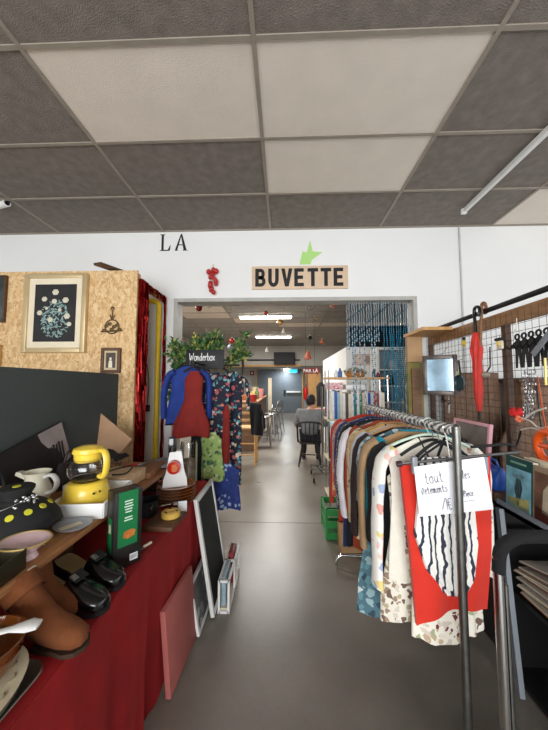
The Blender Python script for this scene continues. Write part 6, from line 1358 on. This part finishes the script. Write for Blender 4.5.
SY = 7.0; p0, p1 = at(304, 374.5, SY), at(320.5, 367, SY); h_ = (p1.z - p0.z); wl = p1.x - p0.x; r = thing('arrow_sign', 'dark red arrow shaped sign reading PAR LA with accent, hung in the hall', 'sign', ((p0.x + p1.x) / 2, SY, p0.z))
MB().prism([(0, .1 * h_), (wl * .78, .1 * h_), (wl * .78, -.15 * h_), (wl, .5 * h_), (wl * .78, 1.15 * h_), (wl * .78, .9 * h_), (0, .9 * h_)], (p0.x, SY, p0.z), (1, 0, 0), (0, 0, 1), -.012).build('arrow_board', mat('sign_maroon', (124, 34, 36), .6), r)
me = text_mesh('PAR L\u00c0', h_ * .62, .002, .002); MB().mesh(me, frame3((p0.x + wl * .4, SY - .002, p0.z + h_ * .48), (1, 0, 0), (0, 0, 1))).build('lettering', WHITE, r)
for f in (.1, .65): MB().tube([(p0.x + wl * f, SY + .006, p1.z - h_ * .12), (p0.x + wl * f, SY + .006, CZ + .002)], .003, 5).build('cord', BLACK, r)
# television, exit sign, pipe, notice
a, b = at(274, 364.5, 12.85), at(294.5, 352.5, 12.85); r = thing('television', 'black flat television mounted on the soffit above the grey doors', 'television', ((a.x + b.x) / 2, 12.71, a.z))
MB().b2((a.x, 12.68, a.z), (b.x, 12.74, b.z), .008).build('case', BLACK, r); MB().b2((a.x + .02, 12.675, a.z + .03), (b.x - .02, 12.68, b.z - .02)).build('screen', BLACK, r); MB().box(((a.x + b.x) / 2, 12.82, (a.z + b.z) / 2), (.2, .16, .2)).build('bracket', BLACK, r)
a, b = at(289, 373, 15.38), at(297.5, 369.2, 15.38); r = thing('exit_sign', 'small lit blue green exit box above the right grey door leaf', 'sign', ((a.x + b.x) / 2, 15.38, a.z)); MB().b2((a.x, 15.36, a.z), (b.x, 15.445, b.z)).build('case', WHITE, r); MB().b2((a.x + .01, 15.352, a.z + .01), (b.x - .01, 15.36, b.z - .01)).build('light_face', mat('exit_glow', (40, 160, 190), .4, var=0, emit=1.2), r)
q = at(236, 360, 12.9).z; r = thing('ceiling_pipe', 'dark pipe running across the soffit above the grey doors', 'pipe', (-.5, 12.9, q)); MB().tube([(-3.5, 12.95, q), (at(300, 360, 12.9).x, 12.95, q)], .03, 8).build('pipe_run', BLACK, r); x = at(243, 365, 12.9).x; MB().tube([(x, 12.9, q), (x, 12.9, 0)], .05, 8).build('drop_pipe', mat('pipe_brown', (64, 58, 54), .6), r)
p = at(252, 373, REAR); r = thing('wall_notice', 'small red notice on the pale wall left of the grey doors', 'notice', p); MB().box((p.x, REAR - .006, p.z), (.24, .01, .24)).build('plate', mat('notice_red', (150, 60, 54), .6), r); MB().box((p.x, REAR - .013, p.z), (.1, .004, .1)).build('symbol', WHITE, r)
# bar counter
cx1 = at(257, 400, 6.6).x
r = thing('bar_counter', 'brown bar counter along the left of the back hall', 'bar counter', (cx1 - .35, 8.5, 0)); MB().b2((cx1 - .6, 6.6, 0), (cx1 - .04, 10.6, 1.05)).build('body', mat('bar_brown', (112, 82, 60), .6, var=.15), r); MB().b2((cx1 - .66, 6.55, 1.051), (cx1, 10.66, 1.09)).build('worktop', WOODM, r)
random.seed(23); its = ['red', 'white', 'orange', 'green', 'pale yellow', 'brown', 'pink', 'blue', 'cream', 'dark']; ic = [(186, 50, 44), (226, 224, 220), (206, 120, 56), (76, 116, 70), (216, 196, 120), (106, 70, 48), (214, 140, 140), (70, 96, 140), (226, 210, 180), (44, 40, 40)]
spots = ['at the near end of the bar', 'second along the bar from the near end', 'third along the bar', 'fourth along the bar', 'mid bar', 'just past mid bar', 'in the far half of the bar', 'third from the far end of the bar', 'second from the far end of the bar', 'at the far end of the bar']
for k in range(10):
    y = 6.75 + k * .38; x = cx1 - .12 - .12 * (k % 3); h = (.16, .26, .12, .3, .2)[k % 5]; kind = ('tub', 'bottle')[k % 2]
    pr_ = [(.05, 0), (.055, .01), (.055, h * .6), (.02, h * .8), (.02, h), (0, h)] if kind == 'bottle' else [(.09, 0), (.12, h), (.11, h), (0, h * .85)]
    tag(MB().lathe(pr_, (x, y, 1.0905), 14).build(kind, mat('bar_' + its[k].replace(' ', '_'), ic[k], .4, var=.2, scale=30)), its[k] + ' ' + kind + ' standing on the brown bar counter, ' + spots[k], kind, 'things on the bar counter')
r = thing('pale_post', 'pale narrow upright board at the far end of the bar', 'post', (at(270, 400, 9.6).x, 9.6, 0)); p = at(270, 378, 9.6); MB().b2((p.x - .06, 9.57, 0), (p.x + .06, 9.63, p.z)).build('board', CREAM, r); MB().b2((p.x - .15, 9.5, 0.001), (p.x - .061, 9.7, .05)).build('foot', CREAM, r)
# bar stools
def stool():
    r = thing('bar_stool', 'silver metal bar stool with low back at the brown bar, nearest one', 'bar stool', (0, 0, 0), 0, 'metal stools at the bar')
    MB().lathe([(.15, .70), (.17, .705), (.175, .72), (.16, .735), (0, .73)], (0, 0, 0), 20).build('seat', STEEL, r)
    for a in (.785, 2.356, 3.927, 5.498): MB().tube([(.13 * math.cos(a), .13 * math.sin(a), .705), (.23 * math.cos(a), .23 * math.sin(a), .003)], .012, 8).build('leg', STEEL, r)
    MB().tube([(.195 * math.cos(t), .195 * math.sin(t), .25) for t in [i * PI / 10 for i in range(20)]], .009, 6, True).build('foot_ring', STEEL, r)
    MB().tube(cr([(.16, -.1, .72), (.2, -.11, .95), (.21, 0, 1.0), (.2, .11, .95), (.16, .1, .72)]), .011, 8).build('backrest', STEEL, r); MB().tube([(.19, -.1, .86), (.2, 0, .87), (.19, .1, .86)], .009, 6).build('back_rail', STEEL, r)
    return r
s0 = stool()
for k, (u_, Y, lab) in enumerate(((264, 7.0, None), (271, 7.7, 'silver metal bar stool with low back at the brown bar, second from the near end'), (274, 8.6, 'silver metal bar stool with low back at the brown bar, third from the near end'), (277, 9.3, 'silver metal bar stool with low back at the brown bar, furthest one'))):
    o = s0 if k == 0 else copy_tree(s0); o.location = (at(u_, 420, Y).x, Y, 0); o.rotation_euler.z = -.3 * k
    if lab: o['label'] = lab
# wooden ladder chair with jacket
p = at(247, 460, 5.6); r = thing('ladder_chair', 'tall pale wooden chair with ladder back beyond the clothes stand', 'chair', (p.x, 5.6, 0)); WX = wood('pine', (196, 146, 84), (222, 178, 116))
for sx in (-1, 1): MB().tube([(p.x + sx * .17, 5.42, 0), (p.x + sx * .17, 5.42, 1.12)], .02, 8).build('back_post', WX, r); MB().tube([(p.x + sx * .17, 5.78, 0), (p.x + sx * .17, 5.78, .66)], .02, 8).build('leg', WX, r)
MB().b2((p.x - .19, 5.40, .66), (p.x + .19, 5.8, .69), .005).build('seat', WX, r)
for z in (.8, .93, 1.06): MB().b2((p.x - .16, 5.41, z), (p.x + .16, 5.43, z + .05), .004).build('slat', WX, r)
for z in (.2, .4): MB().tube([(p.x - .17, 5.42, z), (p.x + .17, 5.42, z)], .012, 6).build('rung', WX, r); MB().tube([(p.x + .17, 5.42, z), (p.x + .17, 5.78, z)], .012, 6).build('rung', WX, r)
q = at(254, 405, 5.36); r = thing('jacket', 'black jacket slung over the pale wooden chair', 'jacket', (q.x, 5.36, .6)); zt3 = 1.135
MB().sheet(lambda a, b: (q.x - .10 + .22 * a + .05 * b, (5.46 if b < .15 else 5.395) - .02 * math.sin(a * 9 + b * 4) * b - (.02 if b >= .15 else .03 * b / .15), zt3 - max(0, b - .15) * .66 - .02 * a), 16, 20, -.018).build('garment_body', cl('black', (28, 28, 32)), r, 80)
MB().tube(cr([(q.x + .1, 5.37, 1.08), (q.x + .17, 5.36, .9), (q.x + .19, 5.36, .68)]), [.035] * 13, 10, flat=(1, .6)).build('sleeve', cl('black', (28, 28, 32)), r)
# hanging ornaments
COP = mat('copper_ball', (160, 84, 56), .25, .8, var=.1); ORN = [(199, 308, 'ball', (120, 26, 24), .055, 'dark red bauble hanging left below the lintel'), (208.5, 304, 'ring', (200, 196, 188), .055, 'clear silver ring ornament hanging next to the dark red bauble'), (266, 313, 'ball', (178, 34, 40), .035, 'red bauble hanging above the nearest strip light'),
 (280, 322, 'lantern', (196, 150, 90), .045, 'gold paper lantern ornament hanging below the nearest strip light'), (283.5, 331, 'bell', (230, 222, 206), .035, 'white bell ornament hanging between the two strip lights'), (310, 306, 'ring', (190, 190, 186), .06, 'silver ring ornament hanging under the lintel, right of centre'),
 (315, 319, 'ring', (176, 150, 104), .035, 'small gold ring ornament right of the lit strip light'), (333, 303, 'bell', (206, 136, 120), .06, 'pink bell ornament hanging left of the bead curtain'), (310, 338, 'ball', (34, 32, 32), .035, 'black bauble hanging at the end of the further strip light'),
 (322, 342, 'ball', (166, 96, 66), .04, 'copper bauble hanging above the white partition'), (308, 355, 'bell', (196, 104, 80), .065, 'orange red bell ornament hanging over the arrow sign'), (232, 341, 'ball', (170, 44, 40), .045, 'red bauble hanging over the garland'), (230, 347, 'ball', (150, 156, 166), .045, 'silver blue bauble hanging over the garland'), (267, 350, 'bell', (220, 218, 212), .035, 'small white bell ornament hanging left of the television')]
for k, (u_, v_, kd, c, rd, lab) in enumerate(ORN):
    Y = 4.2 + (k * .37) % 1.6; p = at(u_, v_, Y); m_ = mat('orn%d' % k, c, .25, .5 if kd != 'bell' else 0, var=.1); rd *= Y / 4.6
    r = thing('bauble' if kd == 'ball' else kd + '_ornament', lab, 'ornament', (p.x, p.y, p.z - rd)); m = MB()
    if kd == 'ball': m.ball(p, rd, 16)
    elif kd == 'ring': m.tube([p + V((rd * math.cos(t), 0, rd * math.sin(t))) for t in [i * PI / 12 for i in range(24)]], rd * .2, 6, True); m.ball(p + V((0, 0, -rd * .2)), rd * .35, 8)
    elif kd == 'lantern': m.lathe([(rd * .3, -rd), (rd, -rd * .5), (rd * 1.1, .0), (rd, rd * .5), (rd * .3, rd)], p, 10)
    else: m.lathe([(rd * .9, -rd), (rd * .95, -rd * .8), (rd * .6, -.1 * rd), (rd * .5, rd * .5), (rd * .2, rd), (0, rd)], p, 14); m.ball(p + V((0, 0, -rd)), rd * .25, 8)
    m.build(kd, m_, r); MB().tube([p + V((0, 0, rd)), p + V((0, 0, rd + .02))], .01, 6).build('cap', GOLD, r); MB().tube([p + V((0, 0, rd)), (p.x, p.y, CZ + .002)], .0014, 4).build('thread', DSTEEL, r)
